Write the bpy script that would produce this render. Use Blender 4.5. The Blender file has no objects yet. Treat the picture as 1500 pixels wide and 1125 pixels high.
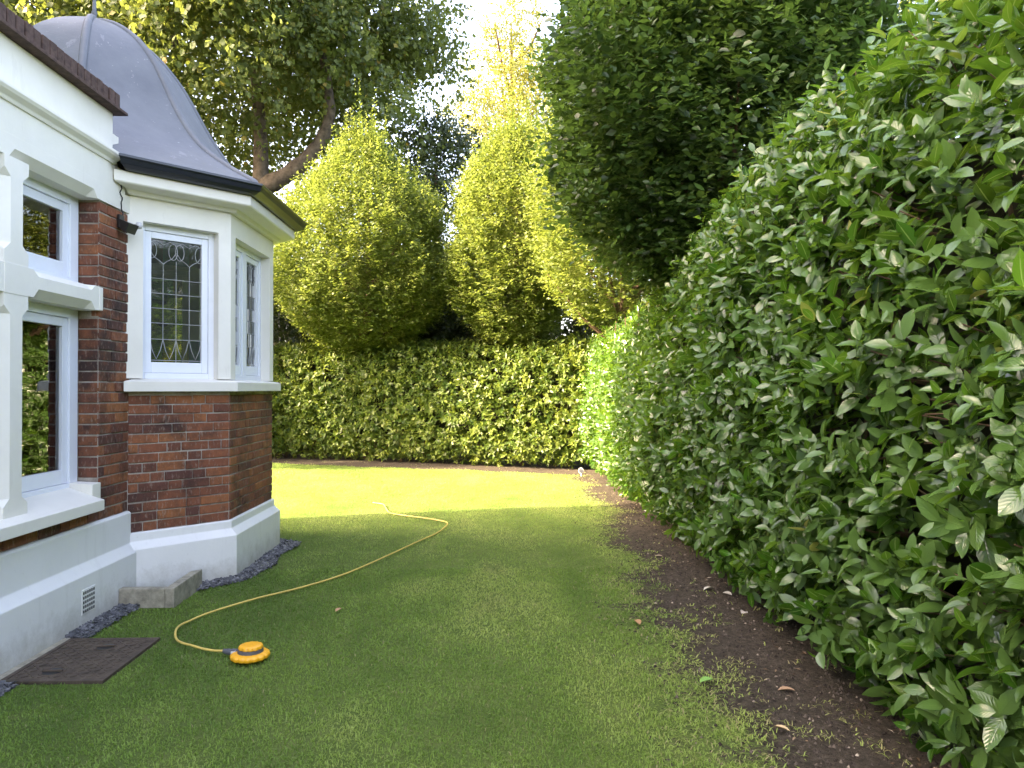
import bpy, bmesh, math, random
import numpy as np
from mathutils import Vector, Matrix

# ------------------------------------------------------------------ camera, sky, sun, exposure
sc = bpy.context.scene
COL = sc.collection
R = math.radians
cam_d = bpy.data.cameras.new('camera')
cam_d.lens = 26.0; cam_d.sensor_width = 36.0
cam_d.clip_start = 0.05; cam_d.clip_end = 2000
cam = bpy.data.objects.new('camera', cam_d); COL.objects.link(cam)
cam.location = (0, 0, 1.57)
cam.rotation_euler = (R(90.4), 0, R(-1.59))
sc.camera = cam

SUN_EL = R(32)
SUN_H = Vector((-0.972, -0.235, 0)).normalized()       # horizontal direction towards the sun
world = bpy.data.worlds.new('World'); sc.world = world; world.use_nodes = True
wn = world.node_tree.nodes; wl = world.node_tree.links
sky = wn.new('ShaderNodeTexSky'); sky.sky_type = 'NISHITA'; sky.sun_disc = False
sky.sun_elevation = SUN_EL; sky.sun_rotation = math.atan2(SUN_H.x, SUN_H.y) % (2 * math.pi)
sky.dust_density = 5.0; sky.air_density = 0.8; sky.ozone_density = 0.3
bg = wn['Background']; bg.inputs['Strength'].default_value = 0.15
wl.new(sky.outputs['Color'], bg.inputs['Color'])
sun_d = bpy.data.lights.new('sun', 'SUN'); sun_d.energy = 2.0; sun_d.angle = R(0.53); sun_d.color = (1.0, 0.87, 0.66)
sun = bpy.data.objects.new('sun', sun_d); COL.objects.link(sun)
sdir = (SUN_H * math.cos(SUN_EL) + Vector((0, 0, math.sin(SUN_EL))))
sun.rotation_euler = sdir.to_track_quat('Z', 'Y').to_euler()
sun.location = (-30, -8, 20)
sc.view_settings.view_transform = 'Standard'; sc.view_settings.look = 'None'
sc.view_settings.use_white_balance = True; sc.view_settings.white_balance_temperature = 7700; sc.view_settings.white_balance_tint = 17
sc.view_settings.gamma = 1.0; sc.view_settings.use_curve_mapping = False
sc.view_settings.exposure = 3.7
sc.render.engine = 'CYCLES'
cy = sc.cycles
cy.use_denoising = True
cy.max_bounces = 7; cy.diffuse_bounces = 4; cy.glossy_bounces = 3; cy.transmission_bounces = 5; cy.transparent_max_bounces = 10
cy.sample_clamp_indirect = 6.0
cy.caustics_reflective = False; cy.caustics_refractive = False

rng = np.random.default_rng(11)
random.seed(5)

# ------------------------------------------------------------------ helpers
def tag(o, label=None, cat=None, group=None, kind=None):
    if label: o['label'] = label
    if cat: o['category'] = cat
    if group: o['group'] = group
    if kind: o['kind'] = kind
    return o

def empty(name, loc=(0, 0, 0)):
    o = bpy.data.objects.new(name, None); COL.objects.link(o); o.location = loc
    o.empty_display_size = 0.1
    return o

def root_of(p):
    v = Vector((0, 0, 0))
    while p is not None:
        v = v + p.location; p = p.parent
    return v

def add(name, me, mat=None, parent=None, matrix=None):
    """link a mesh given in world coordinates (or with a world matrix); parents are never rotated"""
    o = bpy.data.objects.new(name, me); COL.objects.link(o)
    if mat is not None and len(me.materials) == 0: me.materials.append(mat)
    off = root_of(parent) if parent is not None else Vector((0, 0, 0))
    if parent is not None: o.parent = parent
    if matrix is not None:
        m = matrix.copy(); m.translation = m.translation - off
        o.matrix_basis = m
    else:
        o.location = -off
    return o

def np_mesh(name, V, F, smooth=False, attrs=None):
    """V (n,3), F (m,k) index array of one polygon size, or a list of such arrays"""
    me = bpy.data.meshes.new(name)
    Fs = F if isinstance(F, list) else [F]
    V = np.asarray(V, dtype=np.float32)
    me.vertices.add(len(V)); me.vertices.foreach_set('co', V.ravel())
    idx = np.concatenate([np.asarray(f, dtype=np.int32).ravel() for f in Fs])
    tot = np.concatenate([np.full(len(f), np.asarray(f).shape[1], dtype=np.int32) for f in Fs])
    start = np.concatenate([[0], np.cumsum(tot)[:-1]]).astype(np.int32)
    me.loops.add(len(idx)); me.loops.foreach_set('vertex_index', idx)
    me.polygons.add(len(tot)); me.polygons.foreach_set('loop_start', start)
    try: me.polygons.foreach_set('loop_total', tot)
    except Exception: pass
    me.polygons.foreach_set('use_smooth', np.full(len(tot), smooth, dtype=bool))
    for k, v in (attrs or {}).items():
        at = me.attributes.new(k, 'FLOAT', 'POINT'); at.data.foreach_set('value', np.asarray(v, dtype=np.float32))
    me.update(calc_edges=True)
    return me

class MB:
    """collects shapes into one mesh"""
    def __init__(s): s.v = []; s.f = []
    def add(s, vs, fs):
        o = len(s.v); s.v += [tuple(v) for v in vs]; s.f += [tuple(i + o for i in f) for f in fs]; return s
    def box(s, a, b):
        (x0, y0, z0), (x1, y1, z1) = a, b
        return s.add([(x0,y0,z0),(x1,y0,z0),(x1,y1,z0),(x0,y1,z0),(x0,y0,z1),(x1,y0,z1),(x1,y1,z1),(x0,y1,z1)],
                     [(0,3,2,1),(4,5,6,7),(0,1,5,4),(1,2,6,5),(2,3,7,6),(3,0,4,7)])
    def hexa(s, p):  # 4 bottom ccw, 4 top ccw
        return s.add(p, [(0,3,2,1),(4,5,6,7),(0,1,5,4),(1,2,6,5),(2,3,7,6),(3,0,4,7)])
    def loft(s, secs, closed_path=False):
        n = len(secs[0]); vs = [p for q in secs for p in q]; fs = []
        m = len(secs)
        for i in range(m if closed_path else m - 1):
            j = (i + 1) % m
            for k in range(n):
                l = (k + 1) % n
                fs.append((i*n+k, i*n+l, j*n+l, j*n+k))
        if not closed_path:
            fs.append(tuple(range(n - 1, -1, -1))); fs.append(tuple((m-1)*n + k for k in range(n)))
        return s.add(vs, fs)
    def tube(s, pts, rad, sides=8, cap=True):
        P = [Vector(p) for p in pts]; n = len(P)
        rs = rad if isinstance(rad, (list, tuple)) else [rad] * n
        ref = None; secs = []
        for i in range(n):
            t = (P[min(i+1, n-1)] - P[max(i-1, 0)]).normalized()
            if ref is None:
                ref = Vector((0, 0, 1)) if abs(t.z) < .9 else Vector((1, 0, 0))
            u = (ref - t * ref.dot(t)).normalized(); w = t.cross(u); ref = u
            secs.append([P[i] + (u * math.cos(2*math.pi*k/sides) + w * math.sin(2*math.pi*k/sides)) * rs[i] for k in range(sides)])
        return s.loft(secs)
    def lathe(s, prof, c, sides=24):
        secs = [[(c[0] + r*math.cos(2*math.pi*k/sides), c[1] + r*math.sin(2*math.pi*k/sides), c[2] + z) for k in range(sides)] for r, z in prof]
        return s.loft(secs)
    def mesh(s, name, smooth=False, bevel=0, bseg=2):
        me = bpy.data.meshes.new(name); me.from_pydata(s.v, [], s.f)
        bm = bmesh.new(); bm.from_mesh(me)
        bmesh.ops.recalc_face_normals(bm, faces=bm.faces)
        if bevel:
            es = [e for e in bm.edges if len(e.link_faces) == 2 and e.calc_face_angle(0) > R(25)]
            bmesh.ops.bevel(bm, geom=es, offset=bevel, segments=bseg, affect='EDGES', profile=0.6, clamp_overlap=True)
        bm.to_mesh(me); bm.free()
        if smooth:
            for p in me.polygons: p.use_smooth = True
        me.update(); return me
    def build(s, name, mat, parent=None, smooth=False, bevel=0, bseg=2):
        return add(name, s.mesh(name, smooth, bevel, bseg), mat, parent)

def autosmooth(o, ang=35):
    me = o.data
    for p in me.polygons: p.use_smooth = True
    bm = bmesh.new(); bm.from_mesh(me)
    for e in bm.edges:
        if len(e.link_faces) == 2: e.smooth = e.calc_face_angle(0) < R(ang)
    bm.to_mesh(me); bm.free()
    return o

def vnoise(x, y, seed=0):
    """smooth value noise in 0..1, vectorised"""
    xi = np.floor(x).astype(np.int64); yi = np.floor(y).astype(np.int64)
    fx = x - xi; fy = y - yi
    fx = fx*fx*(3-2*fx); fy = fy*fy*(3-2*fy)
    def h(a, b):
        n = (a * 374761393 + b * 668265263 + seed * 1442695041) & 0x7fffffff
        n = ((n ^ (n >> 13)) * 1274126177) & 0x7fffffff
        n = n ^ (n >> 16)
        return (n & 0xffff) / 65535.0
    return (h(xi, yi)*(1-fx)+h(xi+1, yi)*fx)*(1-fy) + (h(xi, yi+1)*(1-fx)+h(xi+1, yi+1)*fx)*fy

def fnoise(x, y, seed=0, oct=3):
    s = 0; a = .5; t = 0
    for i in range(oct):
        s = s + a*vnoise(x*2**i, y*2**i, seed+i*17); t += a; a *= .5
    return s / t

def unit(a): return a / np.maximum(np.linalg.norm(a, axis=-1, keepdims=True), 1e-9)

# ------------------------------------------------------------------ materials
class NT:
    def __init__(s, name):
        s.m = bpy.data.materials.new(name); s.m.use_nodes = True
        s.t = s.m.node_tree; s.n = s.t.nodes; s.l = s.t.links
        s.p = s.n['Principled BSDF']; s.out = s.n['Material Output']
    def new(s, t, **kw):
        n = s.n.new(t)
        for k, v in kw.items(): setattr(n, k, v)
        return n
    def val(s, sock, v):
        if hasattr(v, 'is_output'): s.l.new(v, sock)
        else: sock.default_value = v
    def noise(s, scale, detail=4, rough=.6, vec=None, dist=0):
        n = s.new('ShaderNodeTexNoise'); n.inputs['Scale'].default_value = scale
        n.inputs['Detail'].default_value = detail; n.inputs['Roughness'].default_value = rough; n.inputs['Distortion'].default_value = dist
        s.l.new(vec if vec is not None else s.pos(), n.inputs['Vector']); return n.outputs['Fac']
    def pos(s):
        if not hasattr(s, '_p'): s._p = s.new('ShaderNodeNewGeometry').outputs['Position']
        return s._p
    def mapped(s, scale):
        m = s.new('ShaderNodeMapping'); m.inputs['Scale'].default_value = scale
        s.l.new(s.pos(), m.inputs['Vector']); return m.outputs['Vector']
    def ramp(s, fac, stops):
        r = s.new('ShaderNodeValToRGB'); e = r.color_ramp.elements
        while len(e) < len(stops): e.new(0.5)
        for i, (p, c) in enumerate(stops):
            e[i].position = p; e[i].color = (*c, 1) if len(c) == 3 else c
        s.l.new(fac, r.inputs['Fac']); return r.outputs['Color']
    def mix(s, fac, a, b, mode='MIX'):
        m = s.new('ShaderNodeMix', data_type='RGBA', blend_type=mode)
        s.val(m.inputs['Factor'], fac)
        for sk, v in ((m.inputs['A'], a), (m.inputs['B'], b)):
            if hasattr(v, 'is_output'): s.l.new(v, sk)
            else: sk.default_value = (*v, 1) if len(v) == 3 else v
        return m.outputs['Result']
    def math(s, op, a, b=0.0, clamp=False):
        m = s.new('ShaderNodeMath', operation=op, use_clamp=clamp); s.val(m.inputs[0], a); s.val(m.inputs[1], b); return m.outputs[0]
    def attr(s, name):
        a = s.new('ShaderNodeAttribute'); a.attribute_name = name; return a.outputs['Fac']
    def bump(s, h, strength=.3, dist=.01):
        b = s.new('ShaderNodeBump'); b.inputs['Strength'].default_value = strength; b.inputs['Distance'].default_value = dist
        s.l.new(h, b.inputs['Height']); s.l.new(b.outputs['Normal'], s.p.inputs['Normal']); return b.outputs['Normal']
    def base(s, c, rough=.6, spec=.5, metal=0.0):
        s.val(s.p.inputs['Base Color'], c if hasattr(c, 'is_output') or len(c) == 4 else (*c, 1))
        s.val(s.p.inputs['Roughness'], rough); s.p.inputs['Specular IOR Level'].default_value = spec
        s.val(s.p.inputs['Metallic'], metal); return s

def simple(name, c, rough=.6, spec=.5, metal=0., var=.12, scale=14, bump=0, bscale=60):
    t = NT(name)
    n = t.noise(scale, 5, .65)
    lo = tuple(x*(1-var) for x in c); hi = tuple(min(1, x*(1+var)) for x in c)
    t.base(t.ramp(n, [(.3, lo), (.7, hi)]), rough, spec, metal)
    if bump: t.bump(t.noise(bscale, 4), bump, .004)
    return t.m

def leaf_mat(name, cols, trans, rough=.45, spec=.4, tf=.35, vein=False, back=None):
    t = NT(name)
    r = t.attr('rnd')
    c = t.ramp(r, cols)
    hue = t.noise(3.0, 2)
    c = t.mix(t.math('MULTIPLY', hue, .35), c, t.mix(.5, c, (.5, .5, .3), 'MULTIPLY'))
    if vein:
        ac = t.attr('across')
        rib = t.math('SUBTRACT', 1.0, t.math('MULTIPLY', t.math('ABSOLUTE', ac), 9.0), clamp=True)
        al = t.attr('along')
        w = t.math('SINE', t.math('ADD', t.math('MULTIPLY', al, 52.0), t.math('MULTIPLY', t.math('ABSOLUTE', ac), -16.0)))
        c = t.mix(t.math('MULTIPLY', rib, .55), c, (.28, .38, .12))
        b = t.math('ADD', t.math('MULTIPLY', w, .25), t.math('MULTIPLY', rib, -1.2))
        t.bump(b, .25, .004)
        blotch = t.noise(45, 3)
        c = t.mix(t.math('MULTIPLY', t.math('GREATER_THAN', blotch, .67), .25), c, (.16, .15, .05))
    geo = t.new('ShaderNodeNewGeometry')
    if back:
        c = t.mix(geo.outputs['Backfacing'], c, back)
    t.base(c, rough, spec)
    tr = t.new('ShaderNodeBsdfTranslucent')
    tc = t.mix(.5, t.mix(1.0, c, (4.0, 4.0, 4.0), 'MULTIPLY'), trans)
    t.l.new(tc, tr.inputs['Color'])
    mx = t.new('ShaderNodeMixShader'); mx.inputs['Fac'].default_value = tf
    t.l.new(t.p.outputs[0], mx.inputs[1]); t.l.new(tr.outputs[0], mx.inputs[2]); t.l.new(mx.outputs[0], t.out.inputs['Surface'])
    return t.m

M = {}
# painted stucco: off-white with faint dirt and slow unevenness
t = NT('cream_stucco')
n1 = t.noise(2.2, 5, .7); n2 = t.noise(11, 6, .7, t.mapped((1, 1, .18)))
c = t.ramp(n1, [(.3, (.72, .695, .62)), (.7, (.79, .765, .69))])
c = t.mix(t.math('MULTIPLY', t.math('GREATER_THAN', n2, .63), .10), c, (.46, .43, .36))
t.base(c, .62, .35); t.bump(t.noise(70, 5), .12, .004); M['stucco'] = t.m
t = NT('white_plinth_paint')
n1 = t.noise(1.6, 5, .7)
low = t.noise(26, 6, .7)
c = t.ramp(n1, [(.3, (.74, .745, .73)), (.7, (.80, .80, .78))])
c = t.mix(t.math('MULTIPLY', t.math('GREATER_THAN', low, .66), .16), c, (.4, .38, .33))
sep = t.new('ShaderNodeSeparateXYZ'); t.l.new(t.pos(), sep.inputs[0])
spl = t.math('SUBTRACT', t.math('MULTIPLY', t.noise(7, 6, .75), .42), sep.outputs['Z'])
c = t.mix(t.math('MULTIPLY', t.math('MULTIPLY', spl, 5.0, clamp=True), .55), c, (.30, .28, .21))
st = t.noise(9, 6, .7, t.mapped((1, 1, .12)))
c = t.mix(t.math('MULTIPLY', t.ramp(st, [(.55, (0, 0, 0)), (.75, (1, 1, 1))]), .22), c, (.42, .41, .36))
t.base(c, .6, .35); t.bump(t.noise(55, 6), .15, .005); M['plinth'] = t.m
M['timber'] = simple('white_window_paint', (.76, .79, .84), .35, .5, var=.03, scale=6)
t = NT('red_brick')
oi = t.new('ShaderNodeObjectInfo').outputs['Random']
c = t.ramp(oi, [(0, (.13, .052, .038)), (.25, (.26, .088, .046)), (.5, (.33, .112, .052)), (.75, (.39, .135, .056)), (1, (.46, .17, .06))])
n = t.noise(28, 6, .7)
c = t.mix(t.math('MULTIPLY', n, .75), c, (.075, .036, .030))
soot = t.noise(1.9, 6, .75)
c = t.mix(t.ramp(soot, [(.45, (0, 0, 0)), (.62, (.85, .85, .85))]), c, (.035, .024, .022))
ef = t.noise(60, 3, .6, t.mapped((1, 1, .35)))
c = t.mix(t.math('MULTIPLY', t.ramp(ef, [(.56, (0, 0, 0)), (.72, (1, 1, 1))]), .5), c, (.36, .28, .23))
t.base(c, .85, .25); t.bump(t.noise(120, 5, .7), .5, .006); M['brick'] = t.m
t = NT('lime_mortar')
n = t.noise(4, 6, .75)
t.base(t.ramp(n, [(.34, (.17, .135, .11)), (.60, (.40, .36, .31))]), .9, .2); t.bump(t.noise(140, 4), .4, .005); M['mortar'] = t.m
t = NT('lead_grey_roof')
n = t.noise(3, 5, .65); st = t.noise(9, 5, .7, t.mapped((1, 1, .12)))
c = t.ramp(n, [(.3, (.092, .102, .118)), (.7, (.126, .137, .152))])
c = t.mix(t.math('MULTIPLY', t.math('GREATER_THAN', st, .64), .22), c, (.34, .34, .36))
c = t.mix(t.math('MULTIPLY', t.math('GREATER_THAN', t.noise(30, 3), .70), .35), c, (.42, .42, .42))
t.base(c, .52, .45); t.bump(t.noise(4, 4), .25, .03); M['lead'] = t.m
M['gutter'] = simple('black_gutter_paint', (.012, .014, .02), .28, .5, var=.2)
M['black'] = simple('black_metal', (.015, .015, .016), .4, .5)
M['tile'] = simple('brown_clay_tile', (.085, .052, .043), .8, .25, var=.45, scale=22, bump=.4)
M['concrete'] = simple('weathered_concrete', (.30, .275, .215), .9, .2, var=.35, scale=16, bump=.6, bscale=90)
M['room'] = simple('room_plaster', (.52, .51, .44), .8, .2)
M['curtain'] = simple('grey_curtain', (.42, .42, .45), .9, .2)
M['house_brick'] = simple('far_house_brick', (.24, .12, .085), .9, .2, var=.3, scale=5)
M['slate_roof'] = simple('slate_roof', (.08, .085, .095), .7, .3, var=.2)
t = NT('slate_chips')
t.base(t.ramp(t.attr('rnd'), [(0, (.04, .042, .048)), (.6, (.095, .097, .105)), (1, (.21, .21, .215))]), .6, .45); M['slate'] = t.m
t = NT('rusty_iron_cover')
n = t.noise(18, 6, .7)
c = t.ramp(n, [(.3, (.048, .038, .029)), (.55, (.098, .073, .053)), (.75, (.15, .12, .09))])
t.base(c, .75, .35, .2); t.bump(t.noise(150, 4), .3, .003); M['iron'] = t.m
M['came'] = simple('lead_came', (.30, .31, .31), .45, .5, var=.15)  # lead made paler for the light it reflects
M['came_backlit'] = simple('backlit_lead_came', (.02, .02, .022), .5, .4)  # near-black copy of the came, as the far window is backlit
M['yellow'] = simple('yellow_plastic', (.80, .38, .02), .38, .5, var=.06)
M['hose'] = simple('yellow_hose', (.64, .47, .12), .42, .5, var=.12, scale=30)
M['grey_plastic'] = simple('grey_plastic', (.09, .095, .11), .4, .5)
M['pale_plastic'] = simple('pale_plastic', (.55, .55, .56), .4, .5)
def glass(name, tint, refl=1.0, rough=.02, milk=0.0):
    t = NT(name)
    tr = t.new('ShaderNodeBsdfTransparent'); tr.inputs['Color'].default_value = (*tint, 1)
    gl = t.new('ShaderNodeBsdfGlossy'); gl.inputs['Roughness'].default_value = rough
    fr = t.new('ShaderNodeFresnel'); fr.inputs['IOR'].default_value = 1.52
    b = t.new('ShaderNodeBump'); b.inputs['Strength'].default_value = .06; b.inputs['Distance'].default_value = .01
    t.l.new(t.noise(6, 2), b.inputs['Height']); t.l.new(b.outputs['Normal'], gl.inputs['Normal'])
    mx = t.new('ShaderNodeMixShader'); t.l.new(t.math('MULTIPLY', fr.outputs['Fac'], 1.7 * refl, clamp=True), mx.inputs['Fac'])
    t.l.new(gl.outputs[0], mx.inputs[2]); t.l.new(mx.outputs[0], t.out.inputs['Surface'])
    if milk:
        df = t.new('ShaderNodeBsdfDiffuse'); df.inputs['Color'].default_value = (.40, .44, .36, 1)
        m2 = t.new('ShaderNodeMixShader'); m2.inputs['Fac'].default_value = milk
        t.l.new(tr.outputs[0], m2.inputs[1]); t.l.new(df.outputs[0], m2.inputs[2]); t.l.new(m2.outputs[0], mx.inputs[1])
    else: t.l.new(tr.outputs[0], mx.inputs[1])
    return t.m
M['glass'] = glass('window_glass', (.62, .64, .62), 1.3)
M['gl_clear'] = glass('clear_leaded_glass', (.72, .76, .66),.6, .03, .07)
M['gl_green'] = glass('green_leaded_glass', (.42, .58, .22),.6, .03, .07)
M['gl_yellow'] = glass('yellow_leaded_glass', (.72, .66, .18),.6, .03, .07)
M['gl_teal'] = glass('teal_leaded_glass', (.16, .34, .30),.6, .03, .07)
M['gl_mauve'] = glass('mauve_leaded_glass', (.26, .22, .26),.6, .03, .07)
M['bark'] = simple('grey_brown_bark', (.10, .068, .045), .9, .2, var=.4, scale=9, bump=.7, bscale=30)
M['bark_pale'] = simple('plane_bark', (.10, .080, .060), .9, .2, var=.65, scale=5, bump=1.0, bscale=9)
M['twig'] = simple('dark_hedge_core', (.022, .022, .012), .9, .2, var=.4, scale=20)  # near-black fill for the shade inside the hedges
M['laurel'] = leaf_mat('laurel_leaf', [(0, (.010, .046, .006)), (.45, (.034, .118, .012)), (.85, (.085, .195, .020)), (.93, (.14, .25, .035)), (.97, (.26, .32, .06)), (1, (.40, .36, .13))], (.30, .46, .02), .17, .60, .16, vein=True, back=(.055, .115, .028))
M['laurel_far'] = leaf_mat('laurel_leaf_far', [(0, (.028, .066, .010)), (.5, (.082, .130, .022)), (.95, (.15, .195, .035)), (1, (.22, .26, .06))], (.36, .40, .04), .42, .3, .20)
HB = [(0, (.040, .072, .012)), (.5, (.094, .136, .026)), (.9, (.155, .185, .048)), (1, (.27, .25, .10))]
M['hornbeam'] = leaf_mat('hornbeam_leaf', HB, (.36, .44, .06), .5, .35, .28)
M['hornbeam_shaded'] = leaf_mat('hornbeam_leaf_shaded', [(0, (.011, .030, .007)), (.55, (.024, .060, .013)), (.9, (.058, .115, .026)), (1, (.13, .20, .05))], (.16, .26, .03), .45, .4, .25, vein=False)  # darker copy of the hornbeam leaf, for the crown in shade
M['plane'] = leaf_mat('plane_leaf', [(0, (.038, .062, .014)), (.6, (.066, .098, .024)), (.93, (.10, .13, .03)), (1, (.22, .15, .03))], (.28, .30, .04), .55, .35, .34)
M['gold'] = leaf_mat('golden_tree_leaf', [(0, (.06, .075, .014)), (.6, (.10, .115, .022)), (1, (.18, .15, .03))], (.34, .34, .05), .55, .3, .42)
M['dark_leaf'] = leaf_mat('dark_evergreen_leaf', [(0, (.016, .030, .010)), (.7, (.032, .055, .016)), (1, (.07, .085, .02))], (.14, .18, .03), .5, .4, .22)
M['grass'] = leaf_mat('grass_blades', [(0, (.085, .165, .030)), (.35, (.165, .265, .052)), (.7, (.28, .355, .098)), (.9, (.24, .25, .10)), (1, (.32, .28, .16))], (.34, .40, .07), .6, .3, .28)
def ground_mat(name):
    t = NT(name)
    cov = t.attr('cover')
    n = t.noise(30, 6, .75); n2 = t.noise(4, 5, .7); n3 = t.noise(140, 5, .7)
    soil = t.ramp(n, [(.28, (.031, .027, .020)), (.5, (.074, .062, .047)), (.72, (.140, .118, .090))])
    soil = t.mix(t.math('MULTIPLY', t.math('GREATER_THAN', n3, .66), .5), soil, (.24, .195, .15))
    th = t.ramp(t.math('ADD', t.math('MULTIPLY', n2, .5), t.math('MULTIPLY', n3, .5)), [(.35, (.095, .16, .035)), (.55, (.15, .21, .055)), (.7, (.24, .25, .10))])
    k = t.math('ADD', cov, t.math('MULTIPLY', t.math('SUBTRACT', n, .5), 1.4))
    t.base(t.mix(t.ramp(k, [(.42, (0, 0, 0)), (.62, (1, 1, 1))]), soil, th), .95, .15)
    t.bump(t.math('ADD', t.math('MULTIPLY', n, .6), t.math('MULTIPLY', n3, .4)), 1.0, .05)
    return t.m
M['lawn'] = ground_mat('lawn_and_soil')
t = NT('far_ground'); t.base(t.ramp(t.noise(.4, 5), [(.3, (.04, .05, .015)), (.7, (.07, .085, .022))]), .95, .15); M['ground'] = t.m
M['garden_wall'] = simple('old_wall_brick', (.20, .11, .075), .9, .2, var=.35, scale=8)
def dead(name, c): return simple(name, c, .7, .3, var=.2, scale=40)

# ------------------------------------------------------------------ ground
def hedge_line_y(x): return 14.92 - 0.371 * (x - 0.0)          # front of the hedge across the end of the garden
def bed_edge_x(y): return np.interp(y, [0, 3, 5.15, 7.4, 9.7, 12, 15], [.98, 1.02, 1.12, 1.32, 1.52, 1.58, 1.57])

def cover_at(x, y):
    """1 on good turf, 0 on bare soil"""
    e = bed_edge_x(y) + (fnoise(x*1.3, y*1.3, 3) - .5) * .5 + (fnoise(x*6, y*6, 9) - .5) * .35
    c1 = np.clip((e - x) / .75 + .5, 0, 1)
    hy = hedge_line_y(x) - .75 + (fnoise(x*1.5, y*1.5, 5) - .5) * .4
    c2 = np.clip((hy - y) / .35 + .5, 0, 1)
    return np.minimum(c1, c2)

g = 400.0
me = np_mesh('ground', [(-g, -g, -.06), (g, -g, -.06), (g, g, -.06), (-g, g, -.06)], np.array([[0, 1, 2, 3]]))
tag(add('ground', me, M['ground']), kind='structure')

def grid(name, x0, x1, y0, y1, step, zf):
    xs = np.linspace(x0, x1, int(round((x1-x0)/step))+1); ys = np.linspace(y0, y1, int(round((y1-y0)/step))+1)
    X, Y = np.meshgrid(xs, ys); nx = len(xs); ny = len(ys)
    V = np.stack([X.ravel(), Y.ravel(), zf(X.ravel(), Y.ravel())], 1)
    i = np.arange(nx*ny).reshape(ny, nx)
    F = np.stack([i[:-1, :-1].ravel(), i[:-1, 1:].ravel(), i[1:, 1:].ravel(), i[1:, :-1].ravel()], 1)
    return np_mesh(name, V, F, True, {'cover': cover_at(V[:, 0], V[:, 1])})
def lawn_z(x, y): return (fnoise(x*.8, y*.8, 21) - .5) * .02 * np.clip((x + 2.3) / .6, 0, 1) - .004
def bed_z(x, y):
    c = cover_at(x, y); k = np.clip((x - .5) / .2, 0, 1)
    return lawn_z(x, y) + (1 - c) * k * ((fnoise(x*7, y*7, 33) - .5) * .05 + (fnoise(x*22, y*22, 35) - .5) * .03 - .01)
tag(add('lawn', grid('lawn', -11, .5, -4, 20, .1, lawn_z), M['lawn']), kind='structure')
tag(add('soil_bed', grid('soil_bed', .5, 3.5, 1.5, 20, .035, bed_z), M['lawn']), kind='structure')
tag(add('soil_bed', grid('soil_bed', .5, 3.5, -4, 1.5, .1, bed_z), M['lawn']), kind='structure')

# ------------------------------------------------------------------ grass blades
def in_bay(x, y, a):
    dx = x - BX; dy = y - BY
    return np.maximum(np.maximum(np.abs(dx), np.abs(dy)), (np.abs(dx) + np.abs(dy)) / math.sqrt(2)) < a
BX, BY = -3.64, 6.86        # centre of the octagonal bay
def make_grass():
    Ps = []; zone = [(2.2, 4.2, 8400, 1.05), (4.2, 6.5, 5200, 1.42), (6.5, 10, 3000, 1.9), (10, 18, 1500, 2.8)]
    Pl = []; Hh = []; Ww = []
    for y0, y1, dens, s in zone:
        x0 = max(-9.0, -.75*y1); x1 = 2.6
        n = int((x1-x0)*(y1-y0)*dens)
        x = rng.uniform(x0, x1, n); y = rng.uniform(y0, y1, n)
        c = cover_at(x, y)
        clump = fnoise(x*9, y*9, 77, 2)
        keep = rng.random(n) < np.clip(c*1.2 - .12 + (clump-.5)*.9*(c < .95), 0, 1)
        keep &= (x > -.72*y - .3)
        keep &= ~((x < -2.60) & (y < 5.8)) & ~in_bay(x, y, 1.60)
        keep &= ~((x > -2.66) & (x < -2.06) & (y > 4.0) & (y < 4.72)) & ~((x > -2.62) & (x < -2.28) & (y > 5.36) & (y < 5.9))
        x = x[keep]; y = y[keep]; c = c[keep]; m = len(x)
        Pl.append(np.stack([x, y, lawn_z(x, y) - .004], 1))
        tall = 1 + .35*(1-c)*rng.random(m)
        Hh.append(rng.uniform(.012, .027, m)*tall*(1+.15*(s-1))); Ww.append(rng.uniform(.0016, .0030, m)*s)
    P = np.concatenate(Pl); H = np.concatenate(Hh); W = np.concatenate(Ww); n = len(P)
    a = rng.uniform(0, 2*math.pi, n); lean = rng.uniform(.25, 1.25, n)
    cv = cover_at(P[:, 0], P[:, 1]); lean = np.where(cv < .7, rng.uniform(.7, 2.1, n), lean)
    d = np.stack([np.cos(a), np.sin(a), np.zeros(n)], 1)
    sd = np.stack([-np.sin(a + rng.uniform(-.6, .6, n)), np.cos(a), np.zeros(n)], 1)
    mid = P + d*(H*lean*.35)[:, None] + np.array([0, 0, 1.])*(H*np.where(lean > 1.3, .35, .62))[:, None]
    tip = P + d*(H*lean*1.0)[:, None] + np.array([0, 0, 1.])*(H*np.maximum(1.05-.42*lean, .18))[:, None]
    w = sd*W[:, None]
    nr = P[:, 1] < 6.5; n1 = int(nr.sum()); n2 = n - n1
    V = np.concatenate([np.stack([P-w, P+w, mid+w*.8, mid-w*.8, tip], 1)[nr].reshape(-1, 3), np.stack([P-w, P+w, tip], 1)[~nr].reshape(-1, 3)])
    b = np.arange(n1)*5; b2 = np.arange(n2)*3 + n1*5
    Q = np.stack([b, b+1, b+2, b+3], 1); T = np.concatenate([np.stack([b+3, b+2, b+4], 1), np.stack([b2, b2+1, b2+2], 1)])
    x, y = P[:, 0], P[:, 1]
    c = cover_at(x, y)
    k = -.20 + 1.1*fnoise(x*.8, y*.5, 41) + .95*(fnoise(x*3.0, y*1.7, 43)-.5) + rng.normal(0, .07, n) + .30*(1-c)
    dry = rng.random(n) < (.012 + .32*(1-c))
    k = np.where(dry, rng.uniform(.9, 1, n), np.clip(k, 0, .86))
    me = np_mesh('grass', V, [Q, T], False, {'rnd': np.concatenate([np.repeat(k[nr], 5), np.repeat(k[~nr], 3)])})
    tag(add('grass', me, M['grass']), 'short mown green lawn grass thinning towards the soil bed', 'grass', kind='stuff')
make_grass()

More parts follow.
